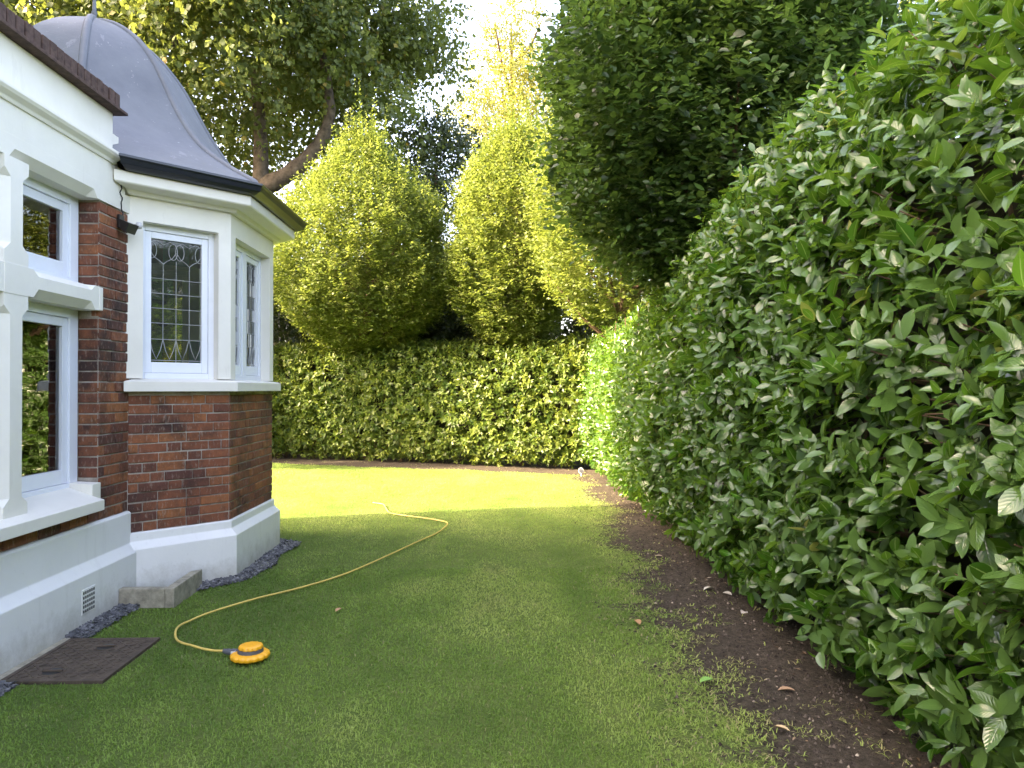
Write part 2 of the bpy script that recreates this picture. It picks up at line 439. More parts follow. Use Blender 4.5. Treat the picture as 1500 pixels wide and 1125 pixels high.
# ------------------------------------------------------------------ house
XW, XR = -2.76, -2.75           # brick face, stucco face
house = empty('brick_house', (-3.6, 4.0, 0))
tag(house, 'cream and red brick house with a domed octagonal bay beside the lawn', 'house')
def H(mb, name, mat, parent=None, **kw): return mb.build(name, mat, parent or house, **kw)

def extrude_y(prof, y0, y1):
    return MB().loft([[(x, y0, z) for x, z in prof], [(x, y1, z) for x, z in prof]])

# facade plinth (two steps with a sloping shoulder)
H(extrude_y([(-3.0, -.05), (-2.68, -.05), (-2.68, .34), (-2.735, .405), (-2.735, .632), (-2.748, .646), (-3.0, .646)], -5, 5.70), 'plinth', M['plinth'], bevel=.006)
# stucco wall above the window heads, up to the parapet
H(MB().box((-3.02, -5, 3.03), (XR, 5.62, 3.205)), 'stucco_wall', M['stucco'])
H(MB().box((-3.02, -5, 3.29), (XR-.015, 5.47, 3.585)), 'parapet', M['stucco'], bevel=.006)
# moulded string course
H(extrude_y([(-2.9, 3.205), (XR+.012, 3.205), (XR+.02, 3.225), (XR+.05, 3.245), (XR+.062, 3.262), (XR+.062, 3.282), (XR+.02, 3.290), (-2.9, 3.290)], -5, 5.46), 'string_course', M['stucco'], bevel=.003)
H(MB().box((-3.02, 5.47, 3.205), (-2.80, 5.62, 3.46)), 'parapet_return', M['stucco'])
# coping: thin tile ledge and bricks on edge
H(extrude_y([(-3.06, 3.587), (-2.685, 3.587), (-2.685, 3.607), (-2.70, 3.612), (-3.06, 3.612)], -5, 5.53), 'coping_ledge', M['tile'], bevel=.003)
cop = H(extrude_y([(-3.04, 3.613), (-2.712, 3.613), (-2.712, 3.625), (-3.04, 3.625)], -5, 5.50), 'coping', M['tile'])
cb = MB().box((-.16, -.035, -.05), (.16, .035, .05)).mesh('coping_brick', bevel=.004, bseg=1); cb.materials.append(M['tile'])
for k in range(36):
    y = 5.455 - k*.079
    add('coping_brick', cb, None, cop, Matrix.Translation((-2.885 + random.uniform(-.004, .004), y, 3.676 + random.uniform(-.003, .003))) @ Matrix.Rotation(random.uniform(-.02, .02), 4, 'Z'))

# brick pier backing, brick band under the sill
bw = H(MB().box((-3.02, 5.288, .60), (XW-.008, 5.76, 3.03)).box((-3.02, -5, .60), (XW-.008, 5.288, .74)), 'brick_wall', M['mortar'])
H(MB().box((-3.02, 5.281, 2.903), (XR, 5.75, 3.03)), 'stucco_band', M['stucco'])
# bricks
bmesh_cache = {}
def brick_mesh(w):
    w = round(w, 3)
    if w not in bmesh_cache:
        m = MB().box((-w/2, -.05, -.0325), (w/2, .009, .0325)).mesh('brick', bevel=.004, bseg=1); m.materials.append(M['brick']); bmesh_cache[w] = m
    return bmesh_cache[w]
def lay(origin, tang, nrm, length, z0, z1, parent, shift=0, first=None):
    """Flemish-bond courses on a vertical face: origin at the left end, outward normal nrm"""
    tang = Vector(tang).normalized(); nrm = Vector(nrm).normalized()
    k = 0; z = z0; last = 0
    while z + .065 <= z1 + .012:
        u = 0.0; start = True
        first = random.choice([f for f in (.215, .1025, .16, .07) if abs(f - last) > .04]); last = first
        i = random.randint(0, 1)
        while u < length - .02:
            w = .215 if i % 2 == 0 else .1025
            if length < .3: w = length if k % 2 else (.1025 if start else .2)
            elif start: w = first
            w *= random.uniform(.97, 1.03); start = False
            w = min(w, length - u)
            if length - (u + w + .01) < .045: w = length - u
            c = Vector(origin) + tang*(u + w/2) + Vector((0, 0, z + .0325 + random.uniform(-.0015, .0015))) + nrm*random.uniform(-.005, .003)
            m = Matrix((( -tang.x, nrm.x, 0, c.x), (-tang.y, nrm.y, 0, c.y), (0, 0, 1, c.z), (0, 0, 0, 1)))
            add('brick', brick_mesh(w), None, parent, m @ Matrix.Rotation(random.uniform(-.009, .009), 4, 'Y'))
            u += w + .0065; i += 1
        z += .075; k += 1
lay((XW-.008, 5.288, 0), (0, 1, 0), (1, 0, 0), .435, .652, 2.90, bw)                      # pier, garden side
lay((-2.905, 5.289, 0), (1, 0, 0), (0, -1, 0), .132, .95, 2.10, bw, 1)                       # window reveal
lay((-2.905, 5.289, 0), (1, 0, 0), (0, -1, 0), .132, 2.295, 2.90, bw, 1)
lay((XW-.008, 4.05, 0), (0, 1, 0), (1, 0, 0), 1.238, .652, .72, bw)

# mullioned stone window -------------------------------------------------------
win = H(MB().box((-3.01, .9, .735), (-2.93, 5.285, .80)), 'stone_window', M['stucco'])
SILL = [(-3.0, .74), (-2.66, .74), (-2.66, .812), (-2.70, .822), (-2.93, .905), (-3.0, .905)]
H(extrude_y(SILL, .7, 5.17), 'sill', M['stucco'], win, bevel=.005)
H(extrude_y([(-3.0, .80), (-2.745, .80), (-2.745, .915), (-2.93, .925), (-3.0, .925)], 5.172, 5.283), 'sill_end', M['stucco'], win, bevel=.005)
def mull_sec(y0, y1, z, c, xf=-2.742, xb=-2.98):
    return [(xb, y0, z), (xf-c, y0, z), (xf, y0+c, z), (xf, y1-c, z), (xf-c, y1, z), (xb, y1, z)]
def mullion(y0, y1, z0, z1, name='mullion'):
    e = .001; c = .055
    zs = [(z0, e), (z0+.07, e), (z0+.115, c), (z1-.115, c), (z1-.07, e), (z1, e)]
    H(MB().loft([mull_sec(y0, y1, z, k) for z, k in zs]), name, M['stucco'], win)
def beam(y0, y1, z0, z1, xf=-2.742, xb=-2.98, top=True, name='transom'):
    """stone bar between two mullions with stopped chamfers"""
    secs = []
    for y, k in [(y0, .001), (y0+.05, .001), (y0+.10, .055), (y1-.10, .055), (y1-.05, .001), (y1, .001)]:
        kt = k*.7 if top else .001
        secs.append([(xb, y, z0), (xf-k, y, z0), (xf, y, z0+k), (xf, y, z1-kt), (xf-kt, y, z1), (xb, y, z1)])
    H(MB().loft(secs), name, M['stucco'], win)
LIGHTS = [(4.455, 5.27), (3.42, 4.235), (2.385, 3.20), (1.35, 2.165)]
for a, b in LIGHTS:
    mullion(a-.22, a, .83, 2.115); mullion(a-.22, a, 2.292, 2.90)
    mb_ = MB().box((-2.98, a-.22, 2.115), (-2.739, a, 2.292)); H(mb_, 'mullion_block', M['stucco'], win, bevel=.004)
    beam(a, b if b < 5 else 5.245, 2.12, 2.288)
    beam(a-.22, 5.281 if b > 5 else b, 2.902, 3.03, xf=XR+.001, xb=-3.0, top=False, name='window_head')
H(MB().box((-2.9, 5.245, 2.122), (-2.738, 5.292, 2.285)), 'transom_end', M['stucco'], win, bevel=.006)
H(MB().box((-3.02, -5, .646), (XR, 1.13, 3.03)), 'stucco_panel', M['stucco'])
room = H(MB().box((-5.6, -4.9, .5), (-5.5, 5.2, 3.2)).box((-5.5, -4.9, .5), (-3.03, 5.2, .55)).box((-5.5, -4.9, 3.1), (-3.03, 5.2, 3.18)).box((-5.5, 5.29, .5), (-3.03, 5.36, 3.2)), 'room', M['room'])
def casement(y0, y1, z0, z1, bars=True):
    f = H(MB().box((-2.97, y0, z0), (-2.90, y0+.07, z1)).box((-2.97, y1-.10, z0), (-2.90, y1, z1)).box((-2.97, y0+.07, z0), (-2.90, y1-.10, z0+.05)).box((-2.97, y0+.07, z1-.06), (-2.90, y1-.10, z1)), 'window_frame', M['timber'], win, bevel=.004)
    a, b, c, d = y0+.072, y1-.102, z0+.052, z1-.062
    H(MB().box((-2.96, a, c), (-2.915, a+.06, d)).box((-2.96, b-.06, c), (-2.915, b, d)).box((-2.96, a+.06, c), (-2.915, b-.06, c+.095)).box((-2.96, a+.06, d-.06), (-2.915, b-.06, d)), 'sash', M['timber'], f, bevel=.004)
    H(MB().box((-2.942, a+.055, c+.09), (-2.938, b-.055, d-.055)), 'pane', M['glass'], f)
    return f, b
for i, (a, b) in enumerate(LIGHTS):
    f, sb = casement(a, b, .875, 2.12); f2, _ = casement(a, b, 2.29, 2.905)
    if i == 0:
        for zc in (1.50, 1.24):
            hd = MB().box((-2.985, sb-.052, zc-.05), (-2.962, sb-.03, zc+.05)); hd.tube([(-2.985, sb-.04, zc+.03), (-3.01, sb-.045, zc+.0), (-3.02, sb-.05, zc-.06)], .008, 6)
            H(hd, 'catch', M['black'], f)
        cu = []
        for k in range(25):
            y = 5.24 - k*.008; cu.append((-3.10 + .025*math.sin(k*1.5), y))
        mb = MB()
        mb.loft([[(x, y, .9), (x-.006, y, .9), (x-.006, y, 2.9), (x, y, 2.9)] for x, y in cu])
        H(mb, 'curtain', M['curtain'], room)
# air vent
vent = H(MB().box((-2.70, 4.925, .085), (-2.6765, 5.085, .25)), 'air_vent', M['plinth'], bevel=.002)
hole = MB().box((-.004, -.0075, -.009), (.0012, .0075, .009)).mesh('vent_slot'); hole.materials.append(M['black'])
for i in range(6):
    for j in range(5):
        add('vent_slot', hole, None, vent, Matrix.Translation((-2.6765, 4.943+i*.0248, .107+j*.0302)))

# octagonal bay -----------------------------------------------------------------
S8 = math.tan(math.pi/8)
def fn(k): a = k*math.pi/4; return Vector((math.cos(a), math.sin(a), 0)), Vector((-math.sin(a), math.cos(a), 0))
def corner(k, a):  # corner between face k and k+1 at apothem a
    t = (k + .5)*math.pi/4; r = a/math.cos(math.pi/8)
    return (BX + r*math.cos(t), BY + r*math.sin(t))
def clip_pts(a, xc):
    c12 = corner(-1, a); c23 = corner(0, a)
    d = c12[0] - xc
    return [(xc, c12[1] - d), c12, c23, (xc, c23[1] + d)]
def strip(prof, xc, **kw):
    """sweep an (apothem, z) profile round the three outer faces of the bay"""
    cols = [clip_pts(a, xc) for a, z in prof]
    return MB().loft([[(cols[j][i][0], cols[j][i][1], prof[j][1]) for j in range(len(prof))] for i in range(4)])
H(strip([(1.30, -.05), (1.52, -.05), (1.52, .355), (1.47, .41), (1.47, .468), (1.462, .476), (1.30, .476)], -2.95), 'bay_plinth', M['plinth'], bevel=.006)
bb = H(strip([(1.25, .474), (1.442, .474), (1.442, 1.556), (1.25, 1.556)], -2.95), 'bay_brick_wall', M['mortar'])
bsill = H(strip([(1.15, 1.552), (1.525, 1.552), (1.525, 1.628), (1.50, 1.636), (1.40, 1.652), (1.15, 1.652)], -2.745), 'bay_sill', M['stucco'], bevel=.004)
AB = 1.442
c12 = Vector((*corner(-1, AB), 0)); c23 = Vector((*corner(0, AB), 0))
n0, t0 = fn(0); n1_, t1_ = fn(-1)
L1 = (c12.x - XW)*math.sqrt(2)
lay(c12 - t1_*L1, t1_, n1_, L1 - .004, .480, 1.552, bb)
lay(c12 + t0*.004, t0, n0, (c23-c12).length-.008, .480, 1.552, bb, 1)
# stone walls with openings
def panel(mb, k, u0, u1, z0, z1, a_out=1.455, th=.20):
    """wall piece on face k between u0 and u1 (metres from the face's middle; None = mitred corner)"""
    n, t_ = fn(k); a_in = a_out - th
    c = Vector((BX, BY, 0))
    def pts(a):
        h = a*S8
        ua = -h if u0 is None else u0; ub = h if u1 is None else u1
        return c + n*a + t_*ua, c + n*a + t_*ub
    o0, o1 = pts(a_out); i0, i1 = pts(a_in)
    q = [i0, o0, o1, i1]
    mb.hexa([(p.x, p.y, z0) for p in q] + [(p.x, p.y, z1) for p in q])
hs = 1.455*S8
WZ0, WZ1, WT = 1.652, 2.865, 3.12
bay = MB()
# face -1 (stained window), u runs towards face 0
O1 = (hs - .70, hs - .105)
panel(bay, -1, None, O1[0], WZ0, WZ1); panel(bay, -1, O1[1], None, WZ0, WZ1); panel(bay, -1, None, None, WZ1, WT)
H(bay, 'bay_wall', M['stucco'], bevel=0)
O0 = (-hs + .115, hs - .115)
bay = MB(); panel(bay, 0, None, O0[0], WZ0, WZ1); panel(bay, 0, O0[1], None, WZ0, WZ1); panel(bay, 0, None, None, WZ1, WT)
H(bay, 'bay_wall', M['stucco'])
O2 = (-.36, .28)
bay = MB(); panel(bay, 2, None, O2[0], WZ0, WZ1); panel(bay, 2, O2[1], None, WZ0, WZ1); panel(bay, 2, None, None, WZ1, WT)
O2 = (-.36, .28)
H(bay, 'bay_wall', M['stucco'])
bay = MB(); panel(bay, 1, None, None, WZ0, WT); H(bay, 'bay_wall', M['stucco'])
for k in (3, 4, 5, 6):
    bay = MB(); panel(bay, k, None, None, .3 if k != 6 else WZ0, WT); H(bay, 'bay_inner_wall', M['room'])
bay = MB(); panel(bay, 2, None, None, 0, WZ0); H(bay, 'bay_inner_wall', M['room'])
oct_ = [corner(k, 1.28) for k in range(8)]
H(MB().loft([[(x, y, 3.10) for x, y in oct_], [(x, y, 3.118) for x, y in oct_]]), 'bay_ceiling', M['room'])
H(MB().loft([[(x, y, .55) for x, y in oct_], [(x, y, .60) for x, y in oct_]]), 'bay_floor', M['room'])

def leaded(k, u0, u1, z0, z1, a_face, dark=False, name='leaded_window'):
    """timber casement with leaded glass in an opening on face k"""
    n, t_ = fn(k); c = Vector((BX, BY, 0))
    def P(u, z, a): v = c + n*a + t_*u; return (v.x, v.y, z)
    def bar(mb, ua, ub, za, zb, a0, a1):
        mb.hexa([P(ua, za, a0), P(ua, za, a1), P(ub, za, a1), P(ub, za, a0), P(ua, zb, a0), P(ua, zb, a1), P(ub, zb, a1), P(ub, zb, a0)])
    w = u1 - u0; a0, a1 = a_face - .155, a_face - .085
    fb = MB(); fw = .045
    bar(fb, u0, u0+fw, z0, z1, a0, a1); bar(fb, u1-fw, u1, z0, z1, a0, a1); bar(fb, u0+fw, u1-fw, z0, z0+.045, a0, a1); bar(fb, u0+fw, u1-fw, z1-.05, z1, a0, a1)
    f = H(fb, name, M['timber'], bevel=.004)
    s0, s1, q0, q1 = u0+fw+.002, u1-fw-.002, z0+.047, z1-.052
    sb = MB(); sw = .05; b0, b1 = a0+.008, a1-.012
    bar(sb, s0, s0+sw, q0, q1, b0, b1); bar(sb, s1-sw, s1, q0, q1, b0, b1); bar(sb, s0+sw, s1-sw, q0, q0+.085, b0, b1); bar(sb, s0+sw, s1-sw, q1-.05, q1, b0, b1)
    H(sb, 'sash', M['timber'], f, bevel=.004)
    g0, g1, h0, h1 = s0+sw-.004, s1-sw+.004, q0+.081, q1-.046
    ag = (b0 + b1)/2; cam_ = ag + .004
    GW, GH = g1-g0, h1-h0
    xs = [0, .25, .5, .76, 1]; ys = [0, .19, .32, .44, .56, .68, .80, 1]
    for i in range(4):
        for j in range(7):
            m = 'gl_clear'
            if j == 0: m = ('gl_green', 'gl_yellow', 'gl_yellow', 'gl_teal')[i]
            elif j == 6: m = ('gl_mauve', 'gl_teal', 'gl_teal', 'gl_mauve')[i]
            elif i in (0, 3): m = 'gl_green' if (i + j) % 3 == 0 else 'gl_clear'
            tl = random.uniform(-.002, .002)
            p = [P(g0+GW*xs[i], h0+GH*ys[j], ag+tl), P(g0+GW*xs[i+1], h0+GH*ys[j], ag-tl), P(g0+GW*xs[i+1], h0+GH*ys[j+1], ag-tl), P(g0+GW*xs[i], h0+GH*ys[j+1], ag+tl)]
            H(MB().add(p, [(0, 1, 2, 3)]), 'pane', M[m], f)
    mb = MB()
    def came(pts, r=.0032):
        mb.tube([P(g0+GW*u, h0+GH*v, cam_) for u, v in pts], r, 5)
    for x in xs[1:4]: came([(x, .19 if x != .5 else .0), (x, .80 if x != .5 else .83)])
    for y in ys[1:6]: came([(0, y), (1, y)])
    # curved heads: ogee arcs and interlaced ovals
    for x in (.25, .76):
        for sgn in (-1, 1):
            came([(x, .80), (x+sgn*.07, .825), (x+sgn*.17, .85), (x+sgn*.25, .90)])
    for cx_ in (.44, .57, .04, .96):
        came([(min(1, max(0, cx_+.085*math.cos(a_))), .905+.065*math.sin(a_)) for a_ in [i*math.pi/8 for i in range(17)]])
    came([(0, .97), (.12, .985), (.25, .955), (.38, .985), (.5, .96), (.62, .985), (.75, .955), (.88, .985), (1, .97)])
    # zigzag at the foot
    for x0 in (.0, .25, .5, .76):
        x1 = x0 + .25; xm = x0 + .125
        came([(x0, .19), (x0+.05, .10), (xm, .03), (x1-.05, .10), (min(1, x1), .19)])
    came([(0, .02), (1, .02)])
    H(mb, 'lead_came', M['came_backlit' if dark else 'came'], f)
    if dark:
        mb = MB()
        for v in (.74, .50):
            mb.hexa([P(g0+GW*(.5+q), h0+GH*(v+r_), ag+o) for o in (.003, .008) for q, r_ in ((-.13, 0), (0, -.03), (.13, 0), (0, .045))])
        H(mb, 'dark_motif', M['came_backlit'], f)
    return f
leaded(-1, O1[0], O1[1], WZ0, WZ1, 1.455)
leaded(0, O0[0], 0.0, WZ0, WZ1, 1.455)
leaded(0, 0.002, O0[1], WZ0, WZ1, 1.455)
leaded(2, O2[0], O2[1], WZ0, WZ1, 1.455, dark=True)

# eaves: cornice, fascia, gutter, dome
H(strip([(1.35, 3.045), (1.50, 3.045), (1.52, 3.075), (1.635, 3.085), (1.645, 3.095), (1.645, 3.172), (1.35, 3.172)], -2.74), 'cornice', M['stucco'], bevel=.004)
gut = H(strip([(1.63, 3.255), (1.63, 3.176), (1.675, 3.170), (1.70, 3.180), (1.735, 3.20), (1.745, 3.235), (1.757, 3.243), (1.757, 3.262), (1.742, 3.262), (1.735, 3.255)], -2.665), 'gutter', M['gutter'], bevel=.002)
PROF = [(1.70, 3.258), (1.69, 3.285), (1.62, 3.325), (1.50, 3.395), (1.38, 3.475), (1.24, 3.575), (1.11, 3.70), (1.0, 3.85), (.90, 4.02), (.82, 4.18), (.76, 4.30), (.69, 4.43), (.60, 4.56), (.50, 4.68), (.39, 4.775), (.27, 4.855), (.15, 4.91), (.05, 4.935)]
# smooth the profile
pa = np.array(PROF); tt = np.linspace(0, len(PROF)-1, 60)
prof = [(float(np.interp(x, range(len(PROF)), pa[:, 0])), float(np.interp(x, range(len(PROF)), pa[:, 1]))) for x in tt]
pr = np.array(prof)
for _ in range(3): pr[1:-1] = (pr[:-2] + 2*pr[1:-1] + pr[2:]) / 4
sub = 6
secs = []
for a, z in pr:
    ring = []
    for k in range(8):
        p = Vector((*corner(k-1, a), z)); q = Vector((*corner(k, a), z))
        for s in range(sub): ring.append(tuple(p.lerp(q, s/sub)))
    secs.append(ring)
dome = H(MB().loft(secs), 'dome_roof', M['lead'])
autosmooth(dome, 20)
for k in range(-2, 4):
    pts = [(*corner(k, max(.01, a-.012)), z-.006) for a, z in pr]
    autosmooth(H(MB().tube(pts, .034, 10), 'hip_roll', M['lead'], dome), 60)
H(MB().lathe([(.0, 4.90), (.055, 4.90), (.045, 4.945), (.022, 4.965), (.018, 5.0), (.026, 5.02), (.016, 5.04), (.014, 5.2), (.014, 5.42), (.045, 5.45), (.05, 5.49), (.03, 5.53), (.008, 5.75), (0, 5.76)], (BX, BY, 0), 16), 'finial', M['lead'], dome, smooth=True)
# flat roof behind the parapet and the tall main block further left
H(MB().box((-5.7, -5, 3.30), (-3.02, 5.4, 3.36)), 'flat_roof', M['slate_roof'])
H(MB().box((-5.75, 5.7, 0), (-5.12, 8.25, 3.3)).box((-5.75, -5, 0), (-5.62, 5.7, 3.3)), 'rear_wall', M['house_brick'])
H(MB().box((-8.6, -1.6, 0), (-5.75, 7.62, 11.2)), 'main_block', M['stucco'])
H(MB().box((-16, -1.6, 0), (-8.6, 5.7, 6.0)), 'main_block', M['stucco'])
rf = MB().add([(-8.7, -1.8, 11.2), (-5.6, -1.8, 11.2), (-5.6, 7.66, 11.2), (-8.7, 7.66, 11.2), (-7.2, -.6, 12.3), (-7.2, 6.9, 12.3)], [(0, 1, 4), (1, 2, 5, 4), (2, 3, 5), (3, 0, 4, 5), (0, 3, 2, 1)])
H(rf, 'main_roof', M['slate_roof'])
for y in (.5, 3, 5.5):
    wdw = H(MB().box((-5.755, y-.6, 5.4), (-5.70, y+.6, 7.4)), 'upper_window', M['timber'])
    H(MB().box((-5.76, y-.52, 5.48), (-5.745, y+.52, 7.32)), 'pane', M['glass'], wdw)

# ------------------------------------------------------------------ small things by the house
sp = empty('security_light', (XW, 5.55, 2.78))
tag(sp, 'small black security floodlight with sensor on the brick pier', 'light')
X0 = XW + .004
MB().box((X0, 5.515, 2.76), (X0+.02, 5.585, 2.86)).build('bracket', M['black'], sp, bevel=.004)
MB().hexa([(X0+.03, 5.50, 2.745), (X0+.075, 5.49, 2.72), (X0+.09, 5.60, 2.72), (X0+.03, 5.60, 2.745), (X0+.02, 5.50, 2.825), (X0+.10, 5.485, 2.79), (X0+.12, 5.605, 2.79), (X0+.02, 5.60, 2.825)]).build('lamp_head', M['black'], sp, bevel=.005)
MB().tube([(X0+.015, 5.55, 2.80), (X0+.05, 5.56, 2.80)], .014, 8).build('arm', M['black'], sp)
MB().lathe([(0, -.026), (.018, -.022), (.027, 0), (.018, .022), (0, .026)], (X0+.105, 5.63, 2.80), 14).build('sensor', M['pale_plastic'], sp, smooth=True)
MB().tube([(X0+.05, 5.59, 2.795), (X0+.10, 5.625, 2.80)], .009, 6).build('sensor_arm', M['black'], sp)
pts = [(X0+.012+.004*math.sin(i*1.7), 5.535+.012*math.sin(i*1.1)+.03*i/20, 3.19-.33*i/20) for i in range(21)]
MB().tube(pts, .0045, 6).build('cable', M['black'], sp)

gk = empty('concrete_gully_surround', (-2.4, 5.6, 0))
tag(gk, 'low weathered concrete gully surround in the corner against the bay plinth', 'kerb')
MB().box((-2.679, 5.40, -.05), (-2.352, 5.465, .135)).build('kerb_block', M['concrete'], gk, bevel=.008)
MB().hexa([(-2.35, 5.40, -.05), (-2.285, 5.40, -.05), (-2.285, 5.925, -.05), (-2.35, 5.86, -.05), (-2.35, 5.40, .137), (-2.285, 5.40, .137), (-2.285, 5.925, .15), (-2.35, 5.86, .15)]).build('kerb_block', M['concrete'], gk, bevel=.008)

mh = empty('manhole_cover', (-2.35, 4.36, 0))
tag(mh, 'rusty brown rectangular cast iron manhole cover set in the lawn edge', 'manhole cover')
MB().box((-2.63, 4.02, -.03), (-2.075, 4.05, .014)).box((-2.63, 4.68, -.03), (-2.075, 4.71, .014)).box((-2.63, 4.05, -.03), (-2.60, 4.68, .014)).box((-2.105, 4.05, -.03), (-2.075, 4.68, .014)).build('frame', M['iron'], mh, bevel=.003)
pl = MB().box((-2.597, 4.053, -.03), (-2.108, 4.677, .012)).build('plate', M['iron'], mh, bevel=.002)
stud = MB().box((-.017, -.005, 0), (.017, .005, .005)).mesh('tread_bar', bevel=.002, bseg=1); stud.materials.append(M['iron'])
for i in range(11):
    for j in range(15):
        x = -2.57 + i*.0435; y = 4.085 + j*.0405
        if min((x+2.42)**2*.8+(y-4.16)**2*1.0, (x+2.33)**2*.8+(y-4.55)**2) < .0045: continue
        add('tread_bar', stud, None, pl, Matrix.Translation((x, y, .0115)) @ Matrix.Rotation(R(45 if (i+j) % 2 else -45), 4, 'Z'))
for x, y in ((-2.42, 4.16), (-2.33, 4.55)):
    mb = MB().lathe([(.0, .0122), (.058, .0122), (.062, .016), (.068, .016), (.070, .0122), (.0, .0120)], (x, y, 0), 20)
    mb.build('handle_ring', M['iron'], pl, smooth=False)
    MB().lathe([(0, .0130), (.050, .0132), (.050, .0136), (0, .0136)], (x, y, 0), 20).build('handle_recess', M['black'], pl)
    MB().tube([(x-.055, y, .017), (x+.055, y, .017)], .007, 6).build('lift_bar', M['iron'], pl)
tag(MB().box((-2.678, 3.6, -.05), (-2.632, 4.72, .012)).build('concrete_edging', M['concrete'], None, bevel=.004), 'narrow concrete edging strip between manhole cover and white plinth', 'edging')

# slate chips along the foot of the wall
def chips():
    pts = []
    for _ in range(900): pts.append((rng.uniform(-2.68, -2.53), rng.uniform(4.72, 5.42)))
    for _ in range(500): pts.append((rng.uniform(-2.68, -2.50), rng.uniform(3.3, 4.0)))
    for _ in range(2600):
        u = rng.uniform(0, 1); w = rng.uniform(1.515, 1.68 + .03*math.sin(u*19))
        cc = clip_pts(w, -2.36); seg = [Vector((*p, 0)) for p in cc]
        ls = [(seg[i+1]-seg[i]).length for i in range(3)]; d = u*sum(ls)
        for i in range(3):
            if d <= ls[i]:
                p = seg[i].lerp(seg[i+1], d/ls[i]); pts.append((p.x, p.y)); break
            d -= ls[i]
    pts = np.array(pts); n = len(pts)
    base = np.array([(-1,-.6,-.3),(.7,-.8,-.3),(1,.5,-.3),(-.4,.8,-.3),(-.8,-.5,.3),(.6,-.6,.3),(.8,.4,.3),(-.4,.6,.3)])
    F = np.array([(0,3,2,1),(4,5,6,7),(0,1,5,4),(1,2,6,5),(2,3,7,6),(3,0,4,7)])
    s = rng.uniform(.009, .020, n)
    a = rng.uniform(0, 2*math.pi, n); tx = rng.normal(0, .35, n); ty = rng.normal(0, .35, n)
    V = base[None]*s[:, None, None]*np.array([1, 1, .6])
    V = V*(1+rng.uniform(-.25, .25, V.shape))
    z = V[:, :, 2] + V[:, :, 0]*tx[:, None] + V[:, :, 1]*ty[:, None]
    x = V[:, :, 0]*np.cos(a)[:, None] - V[:, :, 1]*np.sin(a)[:, None]; y = V[:, :, 0]*np.sin(a)[:, None] + V[:, :, 1]*np.cos(a)[:, None]
    W = np.stack([x + pts[:, 0:1], y + pts[:, 1:2], z + .008 + rng.uniform(0, .016, (n, 1))], 2).reshape(-1, 3)
    FF = (F[None] + (np.arange(n)*8)[:, None, None]).reshape(-1, 4)
    me = np_mesh('slate_chippings', W, FF, False, {'rnd': np.repeat(rng.random(n), 8)})
    tag(add('slate_chippings', me, M['slate']), 'blue grey slate chippings strewn along the foot of the white plinth', 'gravel', kind='stuff')
chips()

def clods():
    n0 = 16000
    x = rng.uniform(.7, 2.3, n0); y = 2.2 + 9*rng.random(n0)**1.4
    k = rng.random(n0) < (1-cover_at(x, y))
    x = x[k]; y = y[k]; n = len(x); z = bed_z(x, y)
    base = np.array([(1,0,0),(-1,0,0),(0,1,0),(0,-1,0),(0,0,1),(0,0,-1)], float)
    F = np.array([(0,2,4),(2,1,4),(1,3,4),(3,0,4),(2,0,5),(1,2,5),(3,1,5),(0,3,5)])
    s = .003 + .011*rng.random(n)**3
    V = base[None]*s[:, None, None]*rng.uniform(.5, 1.3, (n, 6, 3)) + np.stack([x, y, z+.001], 1)[:, None]
    me = np_mesh('soil_crumbs', V.reshape(-1, 3), (F[None]+(np.arange(n)*6)[:, None, None]).reshape(-1, 3), False, {'rnd': np.repeat(rng.random(n), 6)})
    t = NT('soil_crumb'); t.base(t.ramp(t.attr('rnd'), [(0, (.022, .018, .015)), (.7, (.062, .051, .043)), (.93, (.12, .10, .08)), (1, (.33, .28, .22))]), .95, .15)
    tag(add('soil_crumbs', me, t.m), 'dark crumbs of soil scattered over the bare bed', 'soil', kind='stuff')
clods()
def litter():
    n0 = 2600
    x = rng.uniform(1.0, 2.4, n0); y = 2.3 + 9*rng.random(n0)**1.3
    k = rng.random(n0) < np.clip((x-1.25)/.9, .02, 1)*(1-cover_at(x, y))*.8
    x = x[k]; y = y[k]; n = len(x)
    P = np.stack([x, y, bed_z(x, y)+.006], 1); a = rng.uniform(0, 6.28, n)
    D = np.stack([np.cos(a), np.sin(a), rng.normal(0, .12, n)], 1); N = np.array([0, 0, 1.]) + rng.normal(0, .3, (n, 3))
    L = rng.uniform(.012, .045, n); W = L*rng.uniform(.12, .5, n)
    t = NT('leaf_litter'); t.base(t.ramp(t.attr('rnd'), [(0, (.05, .035, .024)), (.5, (.13, .085, .05)), (.85, (.26, .19, .12)), (1, (.46, .42, .34))]), .85, .2)
    M['litter'] = t.m
    return P, D, N, L, W, rng.random(n)
LITTER = litter()

# sprinkler and hose
sx, sy = -1.40, 4.345
spr = empty('lawn_sprinkler', (sx, sy, 0))
tag(spr, 'round yellow plastic lawn sprinkler with grey band on the grass', 'sprinkler')
def lobed(prof, c, n=48, lobes=16, amp=.06):
    return MB().loft([[(c[0]+r*(1+amp*(1 if k % (n//lobes) else -1))*math.cos(2*math.pi*k/n), c[1]+r*(1+amp*(1 if k % (n//lobes) else -1))*math.sin(2*math.pi*k/n), c[2]+z) for k in range(n)] for r, z in prof])
lobed([(.0, .012), (.098, .012), (.108, .020), (.108, .034), (.098, .042), (.07, .048), (0, .048)], (sx, sy, 0), 48, 16, .03).build('base_ring', M['yellow'], spr, bevel=.002, bseg=1)
MB().lathe([(.0, .046), (.073, .046), (.071, .066), (0, .066)], (sx+.002, sy, 0), 32).build('band', M['grey_plastic'], spr)
lobed([(.0, .064), (.062, .064), (.068, .070), (.064, .084), (.045, .090), (0, .091)], (sx+.004, sy, 0), 36, 12, .03).build('dial', M['yellow'], spr, bevel=.002, bseg=1)
